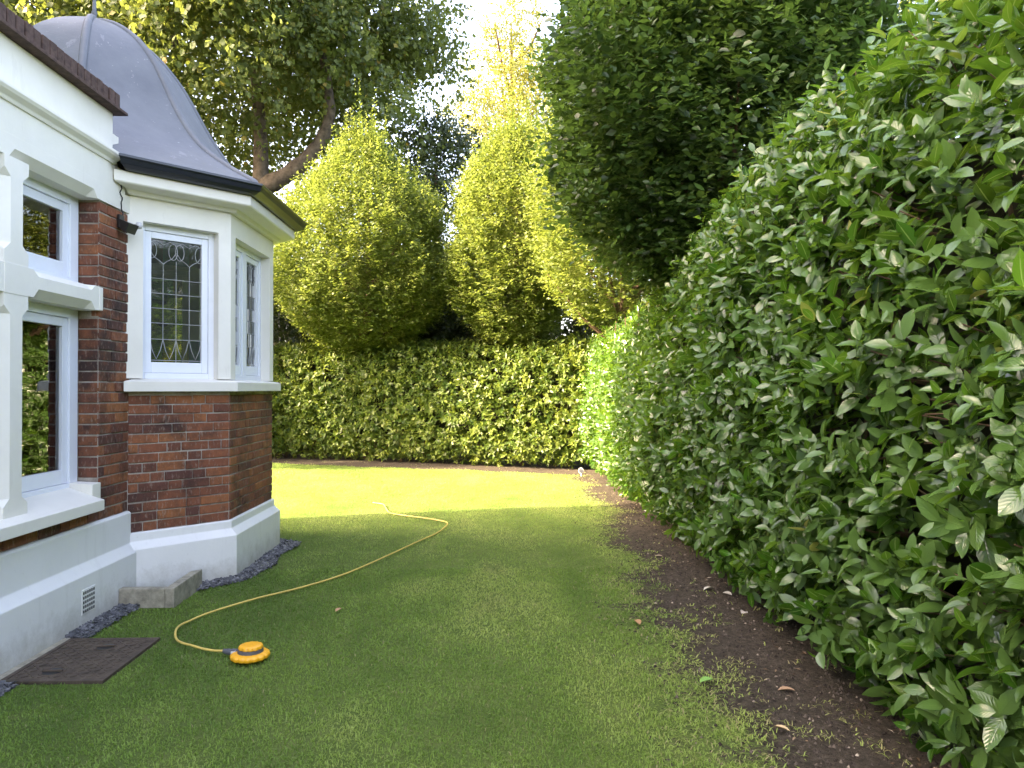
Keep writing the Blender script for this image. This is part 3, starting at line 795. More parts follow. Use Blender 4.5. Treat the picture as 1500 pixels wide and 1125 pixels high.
MB().tube([(sx-.075, sy+.02, .036), (sx-.115, sy+.035, .034)], .019, 12).build('inlet', M['grey_plastic'], spr)
HOSE = [(-1.505, 4.375), (-1.56, 4.405), (-1.634, 4.44), (-1.721, 4.475), (-1.805, 4.51), (-1.883, 4.572), (-1.952, 4.655), (-2.004, 4.76), (-2.033, 4.889), (-2.019, 5.03), (-1.944, 5.193), (-1.734, 5.50), (-1.48, 5.847), (-1.227, 6.25), (-0.985, 6.82), (-0.76, 7.514), (-0.589, 8.002), (-0.51, 8.393), (-0.52, 8.605), (-0.62, 8.785), (-0.83, 8.928), (-1.085, 9.09), (-1.276, 9.34), (-1.365, 9.648), (-1.45, 9.95), (-1.62, 10.15)]
def catmull(P, m=7):
    P = [Vector(p) for p in P]; out = []
    for i in range(len(P)-1):
        a, b, c, d = P[max(i-1, 0)], P[i], P[i+1], P[min(i+2, len(P)-1)]
        for j in range(m):
            t_ = j/m
            out.append(.5*((2*b)+(c-a)*t_+(2*a-5*b+4*c-d)*t_*t_+(3*b-3*c+d-a)*t_**3))
    out.append(P[-1]); return out
hp = catmull([(x, y, .024 + .006*math.sin(i*1.9)) for i, (x, y) in enumerate(HOSE)])
hs_ = empty('garden_hose', (-1.5, 6, 0)); tag(hs_, 'thin yellow garden hose snaking across the lawn to the sprinkler', 'hose')
MB().tube(hp, .0072, 8).build('hose_pipe', M['hose'], hs_, smooth=True)
MB().tube([(-1.505, 4.375, .030), (-1.545, 4.398, .029), (-1.575, 4.412, .028)], [.017, .018, .013], 12).build('connector', M['grey_plastic'], hs_)
MB().tube([(-1.483, 4.365, .031), (-1.51, 4.378, .031)], .0205, 12).build('collar', M['pale_plastic'], hs_)

# pale spike light at the far corner of the lawn
gl_ = empty('garden_spike_light', (1.62, 13.3, 0)); tag(gl_, 'small pale round garden spotlight on a spike at the far hedge corner', 'garden light')
MB().tube([(1.62, 13.3, 0), (1.62, 13.3, .09)], .014, 8).build('spike', M['pale_plastic'], gl_)
MB().tube([(1.60, 13.20, .11), (1.605, 13.24, .115), (1.62, 13.31, .13)], [.052, .05, .028], 14).build('lamp_head', M['pale_plastic'], gl_)
MB().tube([(1.5985, 13.194, .109), (1.60, 13.2005, .11)], [.036, .036], 14).build('lens', M['grey_plastic'], gl_)

# ------------------------------------------------------------------ foliage
# leaf templates: (along, across, up), faces
def leaf_template(st, lift=.18, fold=.22, curl=.25, pw=.85):
    V = []; F = []; A = []; B = []
    ts = np.linspace(0, 1, st)
    for t_ in ts:
        w = (math.sin(math.pi*min(1, t_**pw))**.66)*.5 if 0 < t_ < 1 else .02
        up = lift*t_ - curl*t_*t_
        for s in (-1, 0, 1):
            V.append((t_, s*w, up + (fold*w if s else 0))); A.append(s*1.0); B.append(t_)
    for i in range(st-1):
        a = i*3; b = a+3
        F += [(a, a+1, b+1, b), (a+1, a+2, b+2, b+1)]
    return np.array(V), np.array(F), np.array(A), np.array(B)
LEAF_HI = leaf_template(5, .12, .12, .22); LEAF_MID = leaf_template(4, .12, .12, .22)
HI_SET = [LEAF_HI, leaf_template(5, .02, .20, -.05, .75), leaf_template(5, .18, .06, .32, 1.05), leaf_template(5, .05, -.06, .10, .85), leaf_template(5, .2, .26, .18, .75)]
MID_SET = [leaf_template(4, .12, .12, .2), leaf_template(4, .02, .22, -.05, .75)]
FAR_SET = [leaf_template(3, .12, .12, .2), leaf_template(3, .02, .22, -.05, .85)]
def tri_template(V, F): V = np.array(V, float); return V, np.array(F), np.zeros(len(V)), V[:, 0]
LEAF_LO = tri_template([(0, 0, 0), (.45, .5, .07), (1, 0, -.06), (.45, -.5, .07), (.5, 0, -.0)], [(0, 4, 1), (4, 2, 1), (0, 3, 4), (4, 3, 2)])
LEAF_TINY = tri_template([(0, 0, 0), (.45, .5, .05), (1, 0, 0), (.45, -.5, .05)], [(0, 2, 1), (0, 3, 2)])
LEAF_LOBE = tri_template([(0, 0, 0), (.35, .55, .06), (.55, .22, .0), (1, 0, -.08), (.55, -.22, 0), (.35, -.55, .06)], [(0, 2, 1), (0, 3, 2), (0, 4, 3), (0, 5, 4)])

def leaves_mesh(name, P, D, N, L, W, rnd, tmpl, smooth=True, veins=False):
    TV, TF, A, B = tmpl
    D = unit(D); N = unit(N - (N*D).sum(-1, keepdims=True)*D); S = np.cross(N, D)
    n = len(P); m = len(TV)
    V = (P[:, None] + D[:, None]*(TV[None, :, 0:1]*L[:, None, None]) + S[:, None]*(TV[None, :, 1:2]*W[:, None, None]) + N[:, None]*(TV[None, :, 2:3]*L[:, None, None])).reshape(-1, 3)
    F = (TF[None] + (np.arange(n)*m)[:, None, None]).reshape(-1, TF.shape[1])
    at = {'rnd': np.repeat(rnd, m)}
    if veins: at['across'] = np.tile(A, n); at['along'] = np.tile(B, n)
    return np_mesh(name, V, F, smooth, at)

def shoots(P, S, length, k, leafL, leafW, mode='spiral', axial=.45, droop=.1, r=None, jit=.25, young=None):
    """leaves along little shoots: P base, S direction. returns P, D, N, L, W, rnd arrays"""
    r = r or rng
    n = len(P); S = unit(S)
    up = np.array([0, 0, 1.0])
    A = unit(np.cross(S, up + r.normal(0, .05, (n, 3)))); B = np.cross(S, A)
    length = np.broadcast_to(length, (n,))
    f = (np.arange(k)[None] + r.uniform(.1, .9, (n, k)))/k
    base = P[:, None] + S[:, None]*(f*length[:, None])[..., None]
    if mode == 'spiral':
        ph = r.uniform(0, 6.28, (n, 1)) + np.arange(k)[None]*2.4
    else:
        ph = np.where((np.arange(k) % 2)[None] == 0, 0.0, math.pi) + r.normal(0, .35, (n, k))
    rad = A[:, None]*np.cos(ph)[..., None] + B[:, None]*np.sin(ph)[..., None]
    ax = axial + .5*(f**2)
    D = S[:, None]*ax[..., None] + rad + r.normal(0, jit, (n, k, 3)) + np.array([0, 0, -droop])
    D = unit(D)
    if mode == 'spiral': N = S[:, None] + r.normal(0, jit, (n, k, 3)) + up*.25
    else: N = up*.9 + S[:, None]*.25 + r.normal(0, .45, (n, k, 3))
    sz = (1 - .35*f**3)*r.uniform(.62, 1.22, (n, k))
    rnd = np.clip(r.normal(.42, .24, (n, 1)) + r.normal(0, .12, (n, k)) + .12*f, 0, .88)
    if young is not None: rnd = np.where(young[:, None], r.uniform(.9, 1, (n, k)), rnd)
    q = lambda a: a.reshape(-1, a.shape[-1])
    return q(base), q(D), q(np.broadcast_to(N, D.shape)), (leafL*sz).ravel(), (leafW*sz*r.uniform(.85, 1.15, (n, k))).ravel(), rnd.ravel()

def mixed_mesh(name, arr, tmpls, r):
    ids = r.integers(0, len(tmpls), len(arr[0])); Vs = []; Fs = []; at = {'rnd': [], 'across': [], 'along': []}; off = 0
    for q, (TV, TF, A, B) in enumerate(tmpls):
        m = ids == q
        P, D, N, L, W, rn = [x[m] for x in arr]
        D = unit(D); N = unit(N - (N*D).sum(-1, keepdims=True)*D); S = np.cross(N, D); n = len(P); k = len(TV)
        bend = r.normal(0, .10, n)                              # a sideways sweep, different on every leaf
        side = TV[None, :, 1]*W[:, None] + bend[:, None]*TV[None, :, 0]**2*L[:, None]
        V = P[:, None] + D[:, None]*(TV[None, :, 0:1]*L[:, None, None]) + S[:, None]*side[..., None] + N[:, None]*(TV[None, :, 2:3]*L[:, None, None])
        Vs.append(V.reshape(-1, 3)); Fs.append((TF[None] + (np.arange(n)*k)[:, None, None]).reshape(-1, 4) + off); off += n*k
        at['rnd'].append(np.repeat(rn, k)); at['across'].append(np.tile(A, n)); at['along'].append(np.tile(B, n))
    return np_mesh(name, np.concatenate(Vs), np.concatenate(Fs), True, {k: np.concatenate(v) for k, v in at.items()})

def cat(*a): return [np.concatenate([x[i] for x in a]) for i in range(6)]

tag(add('leaf_litter', leaves_mesh('leaf_litter', *LITTER, LEAF_LO, smooth=False), M['litter']), 'brown shreds of leaf litter on the soil under the long hedge', 'leaf litter', kind='stuff')

# ---- the long laurel hedge on the right
HP = np.array([(2.12, .10), (1.90, .20), (1.80, .42), (1.75, .9), (1.745, 1.5), (1.79, 2.1), (1.88, 2.75), (2.02, 3.14), (2.25, 3.42), (2.65, 3.55), (3.3, 3.54)])
HPl = np.concatenate([[0], np.cumsum(np.linalg.norm(np.diff(HP, axis=0), axis=1))])
def rhedge(y, t_):
    """point on the hedge surface and outward normal (vectorised); t_ 0..1 along the section"""
    def p(y, t_):
        s = t_*HPl[-1]
        x = np.interp(s, HPl, HP[:, 0]); z = np.interp(s, HPl, HP[:, 1])
        hf = np.interp(y, [3, 6.2, 9.2, 11, 14], [1.02, 1.0, .81, .76, .75])
        z = np.where(z > .5, .5 + (z-.5)*hf, z)
        b = (fnoise(y*.9, s*.9+7, 51)-.5)*.24 + (fnoise(y*3, s*3+3, 53)-.5)*.10
        low = np.clip((z-.1)/.5, 0, 1)
        nx = np.interp(s, HPl, np.r_[[-1]*7, -.8, -.5, 0, 0]); nz = np.interp(s, HPl, np.r_[[0]*7, .5, .8, 1, 1])
        xs = x + nx*b*(.35+.65*low) + np.interp(y, [2, 4, 8, 12], [-.10, -.05, .02, .06])
        return np.stack([xs, y, z + nz*b], -1)
    e = .01
    P0 = p(y, t_); dt = p(y, t_+e) - p(y, np.maximum(t_-e, 0)); dy = p(y+.05, t_) - p(y-.05, t_)
    return P0, unit(np.cross(dt, dy))
def hedge_shoots(n, y0, y1, t0=0., t1=1.):
    y = rng.uniform(y0, y1, n); t_ = rng.uniform(t0, t1, n)
    P, N = rhedge(y, t_); return P, N, t_
hedge = empty('laurel_hedge', (2.4, 8, 0))
tag(hedge, 'tall glossy green laurel hedge running down the long soil bed', 'hedge')
def laurel_set(n, y0, y1, depth0, depth1, k=8, L=.122, W=.058):
    P, N, t_ = hedge_shoots(n, y0, y1)
    dep = rng.uniform(depth0, depth1, n)
    P = P - N*dep[:, None]
    up = np.array([0, 0, 1.])
    S = N*.75 + up*np.where(t_ < .12, .05, .62)[:, None] + rng.normal(0, .42, (n, 3))
    young = (rng.random(n) < np.where(t_ > .62, .20, .06)) & (dep < .08)
    S = np.where(young[:, None], S + up*.8, S)
    return shoots(P, S, rng.uniform(.12, .24, n), k, L, W, 'spiral', .42, .08, jit=.3, young=young)
area = HPl[-1]
near = cat(laurel_set(int(76*area*5.2), 1.6, 6.8, .02, .14), laurel_set(int(60*area*5.2), 1.6, 6.8, .16, .5))
farh = cat(laurel_set(int(85*area*8.2), 6.8, 15.0, .02, .14), laurel_set(int(34*area*8.2), 6.8, 15.0, .16, .40))
fm = farh[0][:, 1] < 9.0
back_ = laurel_set(int(45*area*4.5), -3, 1.6, .02, .25)
# the leaves that show largest become objects of their own
P_, D_, N_, L_, W_, r_ = near
up_ = unit(N_ - (N_*unit(D_)).sum(-1, keepdims=True)*unit(D_))
mid = P_ + unit(D_)*L_[:, None]*.5
v = mid - np.array([0, 0, 1.57]); dist = np.linalg.norm(v, axis=1)
ca, sa = math.cos(R(1.59)), math.sin(R(1.59))
xc = v[:, 0]*ca - v[:, 1]*sa; dc = v[:, 0]*sa + v[:, 1]*ca
inview = (dc > .5) & (np.abs(xc/dc) < .685) & (np.abs(v[:, 2]/dc - .006) < .51)
facing = np.abs((up_*v).sum(1)/dist)
# outermost only: nothing much in front of it - keep leaves with the smallest distance in their own little cell
cell = (np.floor((xc/dc)*38).astype(int)*1000 + np.floor((v[:, 2]/dc)*38).astype(int))
score = np.where(inview, L_*W_*facing/dist**2, 0)
order = np.argsort(dist); best = {}
for i in order:
    if inview[i] and facing[i] > .25: best.setdefault(int(cell[i]), []).append(i)
cand = [i for c_ in best.values() for i in c_[:2]]
cand = sorted(cand, key=lambda i: -score[i])[:300]
sel = np.zeros(len(P_), bool); sel[cand] = True
def sub_(a, m): return [x[m] for x in a]
b_ = sub_(near, ~sel)
tag(add('foliage', mixed_mesh('foliage', b_, HI_SET, rng), M['laurel'], hedge), kind='stuff')
tag(add('foliage', mixed_mesh('foliage', [x[fm] for x in farh], MID_SET, rng), M['laurel'], hedge), kind='stuff')
tag(add('foliage', mixed_mesh('foliage', [x[~fm] for x in farh], FAR_SET, rng), M['laurel'], hedge), kind='stuff')
tag(add('foliage', leaves_mesh('foliage', *back_, LEAF_LO, veins=True), M['laurel'], hedge), kind='stuff')
lv_cache = {}
def leaf_obj_mesh(rn, matl, key='laurel'):
    q = (key, min(19, int(rn*20)), random.randint(0, 4))
    if q not in lv_cache:
        TV, TF, A, B = HI_SET[q[2]]
        me = np_mesh('leaf', TV, TF, True, {'rnd': np.full(len(TV), (q[1]+.5)/20), 'across': A, 'along': B})
        me.materials.append(matl); lv_cache[q] = me
    return lv_cache[q]
def leaf_objects(arr, idx, parent, matl, key):
    P, D, N, L, W, r_ = arr
    D = unit(D); N = unit(N - (N*D).sum(-1, keepdims=True)*D); S = np.cross(N, D)
    for i in idx:
        m = Matrix(((D[i,0]*L[i], S[i,0]*W[i], N[i,0]*L[i], P[i,0]), (D[i,1]*L[i], S[i,1]*W[i], N[i,1]*L[i], P[i,1]), (D[i,2]*L[i], S[i,2]*W[i], N[i,2]*L[i], P[i,2]), (0, 0, 0, 1)))
        add('leaf', leaf_obj_mesh(min(r_[i], .75) if key == 'hb' else r_[i], matl, key), None, parent, m)
leaf_objects(near, cand, hedge, M['laurel'], 'laurel')
# inside: stems, and dark sheets standing in for the hedge's inner shade
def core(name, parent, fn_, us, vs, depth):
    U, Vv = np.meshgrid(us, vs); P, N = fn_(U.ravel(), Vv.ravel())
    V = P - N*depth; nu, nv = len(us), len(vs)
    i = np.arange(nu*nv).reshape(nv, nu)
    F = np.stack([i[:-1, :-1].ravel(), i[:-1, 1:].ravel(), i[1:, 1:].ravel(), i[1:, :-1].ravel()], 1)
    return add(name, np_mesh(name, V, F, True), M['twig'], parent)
core('shade_core', hedge, rhedge, np.linspace(-3, 15.0, 120), np.linspace(.10, 1.0, 26), .62)
MB().box((3.25, -3, -.05), (3.35, 15.2, 2.55)).build('shade_core', M['twig'], hedge)  # flat dark board added to stop sky showing through the hedge
for i in range(26):
    y = 1.0 + i*.52 + random.uniform(-.15, .15); x = 2.2 + random.uniform(-.1, .15)
    p = [(x, y, -.05)]
    for j in range(6): p.append((p[-1][0] + random.uniform(-.09, .06), p[-1][1] + random.uniform(-.1, .1), p[-1][2] + .45))
    mb = MB(); mb.tube(p, [.03, .026, .022, .018, .015, .012, .008], 6); mb.build('stem', M['bark'], hedge)
# fine twigs near the surface
mb = MB()
P, N, t_ = hedge_shoots(260, 2, 7, .05, .9)
for i in range(len(P)):
    a = Vector(P[i] - N[i]*.45); b = Vector(P[i] - N[i]*.03) + Vector((0, random.uniform(-.15, .15), random.uniform(.0, .18)))
    m_ = a.lerp(b, .5) + Vector((random.uniform(-.03, .03), random.uniform(-.05, .05), -.03))
    mb.tube([a, m_, b], [.006, .005, .003], 4)
tag(mb.build('twigs', M['bark'], hedge), kind='stuff')

# ---- the clipped laurel hedge across the end
BP = np.array([(-.42, .10), (-.20, .20), (-.03, .50), (.04, 1.0), (.05, 1.6), (.0, 2.05), (-.13, 2.34), (-.38, 2.50), (-1.3, 2.50)])
BPl = np.concatenate([[0], np.cumsum(np.linalg.norm(np.diff(BP, axis=0), axis=1))])
HD = np.array([.9376, -.3478, 0]); HN = np.array([-.3478, -.9376, 0])
def bhedge(x, t_):
    def p(x, t_):
        s = t_*BPl[-1]
        o = np.interp(s, BPl, BP[:, 0]); z = np.interp(s, BPl, BP[:, 1])
        b = (fnoise(x*.8, s*.8+9, 61)-.5)*.30 + (fnoise(x*3, s*3, 63)-.5)*.12
        base = np.stack([x, hedge_line_y(x), np.zeros_like(x)], -1)
        return base + HN*(o + b*(s < BPl[6]))[..., None] + np.array([0, 0, 1.])*(z + b*.7*(s > BPl[5]))[..., None]
    e = .01
    P0 = p(x, t_); dt = p(x, t_+e) - p(x, np.maximum(t_-e, 0)); dx = p(x+.05, t_) - p(x-.05, t_)
    return P0, unit(np.cross(dx, dt))
hedge2 = empty('laurel_hedge', (-1.5, 15.6, 0))
tag(hedge2, 'lower clipped laurel hedge in patchy sunlight across the end of the lawn', 'hedge')
def bset(n, x0, x1, d0, d1):
    x = rng.uniform(x0, x1, n); t_ = rng.uniform(0, 1, n); P, N = bhedge(x, t_)
    dep = rng.uniform(d0, d1, n); P = P - N*dep[:, None]
    S = N*.8 + np.array([0, 0, .35]) + rng.normal(0, .42, (n, 3))
    return shoots(P, S, rng.uniform(.12, .22, n), 7, .125, .058, 'spiral', .35, .2, jit=.3)
bl = cat(bset(int(125*BPl[-1]*7.6), -6.0, 1.9, .0, .12), bset(int(100*BPl[-1]*7.6), -6.0, 1.9, .12, .38), bset(700, -10.5, -6, 0, .2))
tag(add('foliage', leaves_mesh('foliage', *bl, LEAF_LO), M['laurel_far'], hedge2), kind='stuff')
core('shade_core', hedge2, bhedge, np.linspace(-10.5, 2.0, 70), np.linspace(.08, 1, 20), .42)  # dark sheet behind these leaves, for the shade within
for i in range(12):
    x = -6 + i*.66 + random.uniform(-.1, .1); y = hedge_line_y(x) + .5
    MB().tube([(x, y, -.05), (x+.04, y, .4), (x-.03, y+.05, 1.0)], [.035, .03, .02], 6).build('stem', M['bark'], hedge2)

# ---- trees
def limb_set(root, base, top, r0, n, R_, z0, z1, mat, rr):
    tr = MB(); m = 8
    pts = [Vector(base).lerp(Vector(top), i/(m-1)) + Vector((rr.uniform(-.05, .05), rr.uniform(-.05, .05), 0))*(0 if i == 0 else 1) for i in range(m)]
    tr.tube(pts, [r0*(1.25 if i == 0 else 1)*(1-.88*i/(m-1)) for i in range(m)], 9)
    autosmooth(tr.build('trunk', mat, root), 60)
    for k in range(n):
        h = rr.uniform(.02, .75); st = z0 + (z1-z0)*h*.55
        f = min(1, max(0, (st-base[2])/(top[2]-base[2]))); p0 = Vector(base).lerp(Vector(top), f)
        a = k*2.4 + rr.uniform(-.4, .4); ln = R_*rr.uniform(.65, .95)*(1-.5*h)
        p1 = p0 + Vector((math.cos(a)*ln*.5, math.sin(a)*ln*.5, ln*.35)); p2 = p0 + Vector((math.cos(a)*ln, math.sin(a)*ln, ln*.95))
        MB().tube([p0, p0.lerp(p1, .5)+Vector((0, 0, -.03)), p1, p2], [r0*.42, r0*.34, r0*.25, r0*.07], 6).build('limb', mat, root)

def hornbeam(label, x, y, z0, z1, R_, ns, mat, seed, L=.075, W=.046, k=9, tmpl=LEAF_TINY, leaders=14, prof=None, group='hornbeams in the hedges', parts=0, inn=.28, rough=1.0, setback=0.0):
    r = np.random.default_rng(seed); rr = random.Random(seed)
    root = empty('hornbeam_tree', (x, y, 0)); tag(root, label, 'tree', group)
    ph = np.array([0, .05, .12, .25, .4, .55, .7, .85, 1.0]); pv = np.array(prof or [.22, .52, .78, .97, 1.0, .88, .66, .36, .08])
    cand_h = r.uniform(0, 1, ns*4); w = np.interp(cand_h, ph, pv); h = cand_h[r.random(ns*4) < w][:ns]; n = len(h)
    th = r.uniform(0, 2*math.pi, n)
    bump = 1 + rough*.42*(fnoise(th*2.6, h*6, seed)-.5) + .30*(fnoise(th*8, h*18, seed+3)-.5)
    inner = r.random(n) < inn
    f = np.where(inner, np.sqrt(r.uniform(.1, .8, n)), 1 - np.abs(r.normal(0, .075, n)) + .10*rough*r.random(n)**4)
    rad = np.interp(h, ph, pv)*R_*bump*f
    out = np.stack([np.cos(th), np.sin(th), np.zeros(n)], 1)
    P = np.array([x, y, 0]) + out*rad[:, None] + np.stack([np.zeros(n), np.zeros(n), z0 + (z1-z0)*h + r.normal(0, .06, n)], 1)
    upw = np.interp(h, [0, .2, .5, 1], [-.05, .3, .75, 1.6])
    S = out + np.array([0, 0, 1.])*upw[:, None] + r.normal(0, .33, (n, 3))
    P = P - unit(S)*.22
    sets = [shoots(P, S, r.uniform(.28, .5, n), k, L, W, 'flat', .55, .12, r=r, jit=.22)]
    m = leaders
    th = r.uniform(0, 6.28, m); hh = np.where(np.arange(m) % 2 == 0, r.uniform(.55, 1, m), r.uniform(.82, 1.0, m)); hh[:7] = r.uniform(.93, 1.0, 7); rad = np.interp(hh, ph, pv)*R_*np.where(np.arange(m) < 7, r.uniform(.1, .9, m), r.uniform(.7, 1.03, m))
    P = np.stack([x+np.cos(th)*rad, y+np.sin(th)*rad, z0+(z1-z0)*hh-.1], 1)
    S = np.stack([np.cos(th)*.08, np.sin(th)*.08, np.ones(m)], 1)
    sets.append(shoots(P, S, np.where(np.arange(m) < 7, r.uniform(1.0, 1.6, m), r.uniform(.3, .9, m)), 26, L, W, 'spiral', .5, 0, r=r))
    arr = cat(*sets)
    idx = []
    if parts:
        D = unit(arr[1]); mid = arr[0] + D*arr[3][:, None]*.5; v = mid - np.array([0, 0, 1.57]); dist = np.linalg.norm(v, axis=1)
        xc = v[:, 0]*ca - v[:, 1]*sa; dc = v[:, 0]*sa + v[:, 1]*ca
        N = unit(arr[2] - (arr[2]*D).sum(-1, keepdims=True)*D); fac = np.abs((N*v).sum(1)/dist)
        hid = xc/dc*1083+750
        iv = (dc > .5) & (hid > 800) & (hid < 1120) & (v[:, 2]/dc < .52) & (v[:, 2]/dc > .17) & (fac > .3)
        cl = np.floor((xc/dc)*75).astype(int)*1000 + np.floor((v[:, 2]/dc)*75).astype(int)
        bst = {}
        for i in np.argsort(dist):
            if iv[i]: bst.setdefault(int(cl[i]), i)
        idx = sorted(bst.values(), key=lambda i: -arr[3][i]*arr[4][i]*fac[i]/dist[i]**2)[:parts]
        mk = np.ones(len(arr[0]), bool); mk[idx] = False
        rest = sub_(arr, mk)
    else: rest = arr
    tag(add('crown', leaves_mesh('crown', *rest, tmpl, smooth=False), mat, root), kind='stuff')
    if parts: leaf_objects(arr, idx, root, mat, 'hb')
    limb_set(root, (x, y+setback, -.05), (x+rr.uniform(-.1, .1), y, z1-.4), .13, 12, R_, z0-.6, z1, M['bark'], rr)
    return root
hornbeam('dark green hornbeam with big shaded crown rising over the long hedge', 2.65, 8.35, 2.70, 8.6, 2.02, 13500, M['hornbeam_shaded'], 101, L=.112, W=.066, k=9, tmpl=LEAF_TINY, leaders=10, parts=300, inn=.45, rough=1.5)
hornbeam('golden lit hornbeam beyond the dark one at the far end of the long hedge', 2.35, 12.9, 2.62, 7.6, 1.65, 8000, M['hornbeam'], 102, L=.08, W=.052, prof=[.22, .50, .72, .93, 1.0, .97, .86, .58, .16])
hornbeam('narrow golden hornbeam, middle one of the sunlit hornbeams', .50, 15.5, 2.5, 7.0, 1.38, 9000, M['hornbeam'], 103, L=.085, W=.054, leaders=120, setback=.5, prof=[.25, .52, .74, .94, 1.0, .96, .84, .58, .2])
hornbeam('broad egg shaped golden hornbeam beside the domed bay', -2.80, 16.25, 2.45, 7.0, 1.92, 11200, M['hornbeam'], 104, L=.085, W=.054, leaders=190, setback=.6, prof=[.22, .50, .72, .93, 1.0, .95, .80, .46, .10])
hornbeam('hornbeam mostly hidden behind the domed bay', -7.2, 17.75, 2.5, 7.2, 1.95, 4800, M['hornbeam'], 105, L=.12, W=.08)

hornbeam('slim hornbeam added out of sight behind the bay to shade the end hedge', -6.9, 14.4, 1.9, 6.2, .68, 3600, M['hornbeam'], 106, L=.125, W=.085, leaders=10)  # hidden tree added to throw a dark patch on the end hedge

def clump_tree(name, label, c, rad, nclump, per, cr, L, W, mat, seed, tmpl, trunk=None, tmat=None, cut=.35, zbias=0.0, group=None):
    r = np.random.default_rng(seed)
    root = empty(name, (trunk[0][0], trunk[0][1], 0) if trunk else (c[0], c[1], 0)); tag(root, label, 'tree', group)
    d = unit(r.normal(0, 1, (nclump, 3))); f = r.uniform(cut, 1.0, nclump)**.6
    C = np.array(c) + d*f[:, None]*np.array(rad)
    cs = r.uniform(.65, 1.25, nclump)*cr
    ci = np.repeat(np.arange(nclump), per); n = len(ci)
    dd = unit(r.normal(0, 1, (n, 3)) + np.array([0, 0, .25])); g = 1-np.abs(r.normal(0, .28, n))
    P = C[ci] + dd*(g*cs[ci])[:, None]*np.array([1.1, 1.1, .8])
    S = dd + r.normal(0, .4, (n, 3)) + np.array([0, 0, .1])
    arr = shoots(P, S, r.uniform(.3, .6, n)*max(.7, L/.17), 5, L, W, 'spiral', .5, .25, r=r, jit=.35)
    arr[5][:] = np.where(r.random(len(arr[5])) < .03, r.uniform(.93, 1, len(arr[5])), arr[5])
    tag(add('crown', leaves_mesh('crown', *arr, tmpl, smooth=False), mat, root), kind='stuff')
    return root, C
pt, C = clump_tree('plane_tree', 'huge spreading plane tree with a thick curved limb behind the dome', (-7.6, 21.5, 12.6), (6.5, 5.4, 5.7), 150, 165, 1.5, .165, .15, M['plane'], 201, LEAF_TINY, trunk=[(-8.6, 20.5, 0)])
autosmooth(MB().tube([(-8.6, 20.5, -.1), (-8.4, 20.4, 2), (-8.0, 20.2, 4), (-7.6, 20.1, 5.6)], [.55, .45, .42, .40], 12).build('trunk', M['bark_pale'], pt), 60)
autosmooth(MB().tube(catmull([(-7.6, 20.1, 5.4), (-6.4, 20, 6.75), (-5.4, 19.9, 7.35), (-4.75, 19.9, 7.95), (-4.35, 19.9, 8.8), (-4.45, 20, 10), (-4.9, 20.3, 12)], 4), [(.29-.0085*i)*(1+.12*math.sin(i*2.3)) for i in range(25)], 10).build('limb', M['bark_pale'], pt), 60)
for q in ([(-7.7, 20.2, 5.5), (-8.4, 20.6, 8), (-8.9, 21, 11), (-9, 21.5, 14)], [(-6.2, 20, 6.9), (-6.3, 20.3, 8.5), (-6.6, 20.8, 10.5)]):
    autosmooth(MB().tube(catmull(q, 4), [.24-.014*i for i in range((len(q)-1)*4+1)], 8).build('limb', M['bark_pale'], pt), 60)
gt, C = clump_tree('golden_tree', 'tall feathery golden tree against the sky behind the hornbeams', (.9, 34, 12.5), (2.6, 2.5, 7.2), 66, 120, 1.0, .16, .075, M['gold'], 202, LEAF_TINY, trunk=[(.9, 34, 0)])
autosmooth(MB().tube([(.9, 34, -.1), (.85, 34, 6), (1.0, 34, 12), (.9, 34, 18.5)], [.32, .25, .16, .04], 8).build('trunk', M['bark'], gt), 60)
for i in range(9):
    a = i*2.4; z = 6 + i*1.3
    MB().tube([(.9, 34, z), (.9+1.0*math.cos(a), 34+1.0*math.sin(a), z+1.2), (.9+1.7*math.cos(a), 34+1.7*math.sin(a), z+2.8)], [.09, .06, .02], 6).build('limb', M['bark'], gt)
for i, (lab, c, rad, nc, seed, m) in enumerate([
    ('dark leafy tree in the gap between the two golden hornbeams', (-1.7, 22.5, 6.3), (2.0, 1.6, 3.5), 38, 211, 'dark_leaf'),
    ('dark low tree behind the end hedge next to the bay', (-7.0, 23.5, 3.2), (2.4, 1.4, 2.4), 32, 212, 'dark_leaf'),
    ('shaded tree behind the narrow golden hornbeam', (2.2, 19.5, 4.0), (3.0, 1.6, 2.8), 46, 213, 'dark_leaf'),
    ('dark bushy tree standing right behind the broad golden hornbeam', (-4.0, 20.2, 3.4), (2.2, 1.2, 2.0), 26, 216, 'dark_leaf'),
    ('dark bushy shrub tree low between the broad and narrow hornbeams', (-.6, 18.6, 3.0), (1.7, 1.0, 1.7), 22, 217, 'dark_leaf'),
    ('half hidden green tree behind the dark hornbeam', (6.6, 16, 6.6), (4.0, 3.0, 5.2), 64, 214, 'plane'),
    ('distant pale tree in the sky gap under the plane tree limb', (-8.5, 38, 6.6), (5.5, 3, 5.0), 34, 215, 'plane')]):
    o, C = clump_tree('background_tree', lab, c, rad, nc, 165 if m == 'dark_leaf' else 110, .95, .15, .085, M[m], seed, LEAF_TINY, trunk=[(c[0], c[1], 0)], group='trees beyond the garden')
    autosmooth(MB().tube([(c[0], c[1], -.1), (c[0]+.1, c[1], c[2]*.6), (c[0], c[1], c[2]+rad[2]*.6)], [.2, .15, .04], 8).build('trunk', M['bark'], o), 60)

o, C = clump_tree('shade_shrub', 'rounded shrub added out of sight behind the bay to shade the hedge foot', (-7.4, 16.2, 1.5), (.8, .8, 1.25), 26, 90, .5, .12, .055, M['laurel_far'], 221, LEAF_TINY)  # hidden shrub added to darken the lower left of the end hedge
o['category'] = 'shrub'
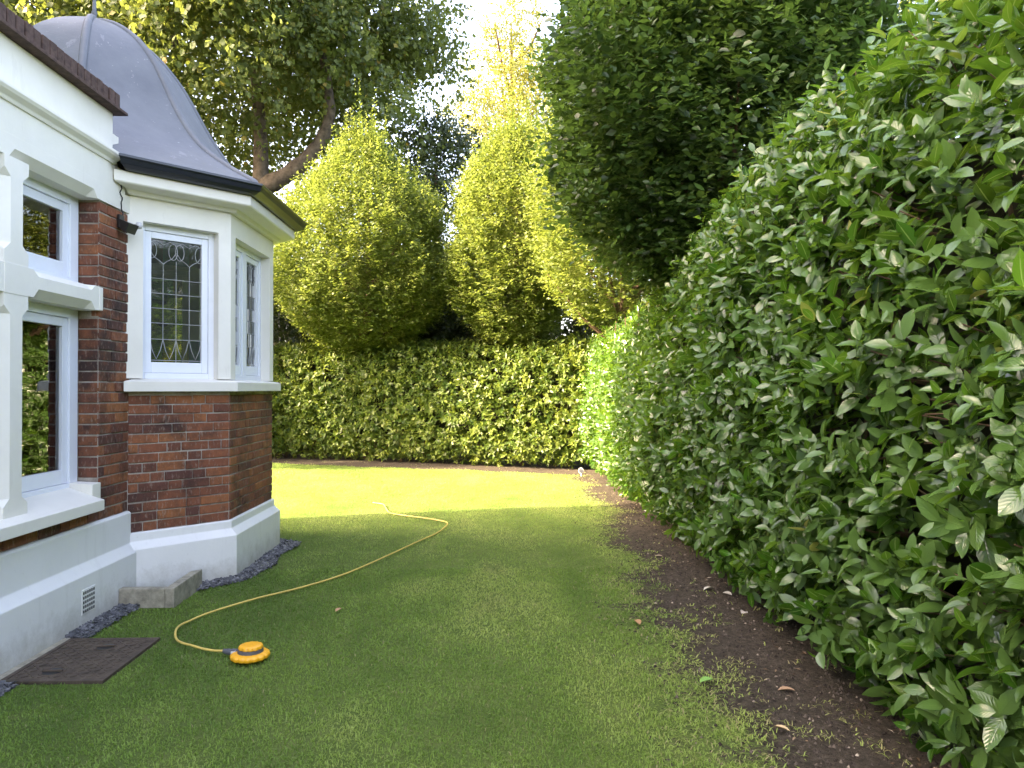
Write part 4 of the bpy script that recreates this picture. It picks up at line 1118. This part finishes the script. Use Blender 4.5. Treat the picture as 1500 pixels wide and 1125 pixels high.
# garden wall, then an unseen block added for its shadow
wall = empty('garden_wall', (-2, 18.6, 0)); tag(wall, 'old brick garden wall glimpsed over the end hedge', 'wall')
MB().hexa([(-14, 21.9, -.05), (5, 18.6, -.05), (5, 18.85, -.05), (-14, 22.15, -.05), (-14, 21.9, 2.75), (5, 18.6, 2.75), (5, 18.85, 2.75), (-14, 22.15, 2.75)]).build('wall_face', M['garden_wall'], wall)
MB().hexa([(-14, 21.85, 2.752), (5, 18.55, 2.752), (5, 18.9, 2.752), (-14, 22.2, 2.752), (-14, 21.85, 2.84), (5, 18.55, 2.84), (5, 18.9, 2.84), (-14, 22.2, 2.84)]).build('wall_coping', M['concrete'], wall)
nb = empty('shade_block', (-21, 20, 0)); tag(nb, 'tall brick block added out of view to shade the plane tree', 'building')  # unseen building added to keep the sun off the plane tree
MB().box((-27, 16.2, 0), (-16.5, 23.5, 18)).build('wall', M['house_brick'], nb)
MB().add([(-27.3, 15.9, 18), (-16.2, 15.9, 18), (-16.2, 23.8, 18), (-27.3, 23.8, 18), (-24, 19.8, 21.5), (-19, 19.8, 21.5)], [(0, 1, 5, 4), (1, 2, 5), (2, 3, 4, 5), (3, 0, 4), (0, 3, 2, 1)]).build('roof', M['slate_roof'], nb)

# ------------------------------------------------------------------ fallen leaves
FL = [((1.66, 5.75), (.55, .53, .46), .10, 'pale upturned fallen leaf in the middle of the soil bed'),
      ((1.84, 5.62), (.50, .48, .42), .08, 'small pale fallen leaf on the soil close under the hedge'),
      ((1.80, 5.22), (.62, .60, .56), .10, 'whitish curled fallen leaf, brightest one on the soil'),
      ((1.50, 3.85), (.30, .20, .12), .09, 'tan curled fallen leaf on the bare soil near the hedge foot'),
      ((.98, 4.87), (.32, .19, .09), .09, 'brown fallen leaf on the thin grass at the bed edge'),
      ((1.20, 3.97), (.16, .34, .08), .10, 'fresh green fallen leaf on the thin grass by the bed'),
      ((1.31, 3.42), (.46, .36, .20), .08, 'straw coloured fallen leaf on the sparse grass'),
      ((-1.09, 5.22), (.40, .24, .13), .07, 'lone tan fallen leaf on the lawn beside the hose'),
      ((1.62, 6.95), (.45, .36, .26), .08, 'dull buff fallen leaf far along the soil bed')]
for i, ((x, y), c, L, lab) in enumerate(FL):
    TV, TF, A, B = leaf_template(6, .10, .30, .05)
    me = np_mesh('fallen_leaf', TV*np.array([L, L*.5, L]), TF, True); me.materials.append(dead('dead_leaf_%d' % i, c))
    z = float(bed_z(np.array([x]), np.array([y]))[0]) + (.006 if x > 1.4 else .022)
    o = add('fallen_leaf', me, None, None, Matrix.Translation((x, y, z)) @ Matrix.Rotation(i*1.9+.4, 4, 'Z') @ Matrix.Rotation(random.uniform(-.25, .1), 4, 'X'))
    tag(o, lab, 'leaf', 'fallen leaves')
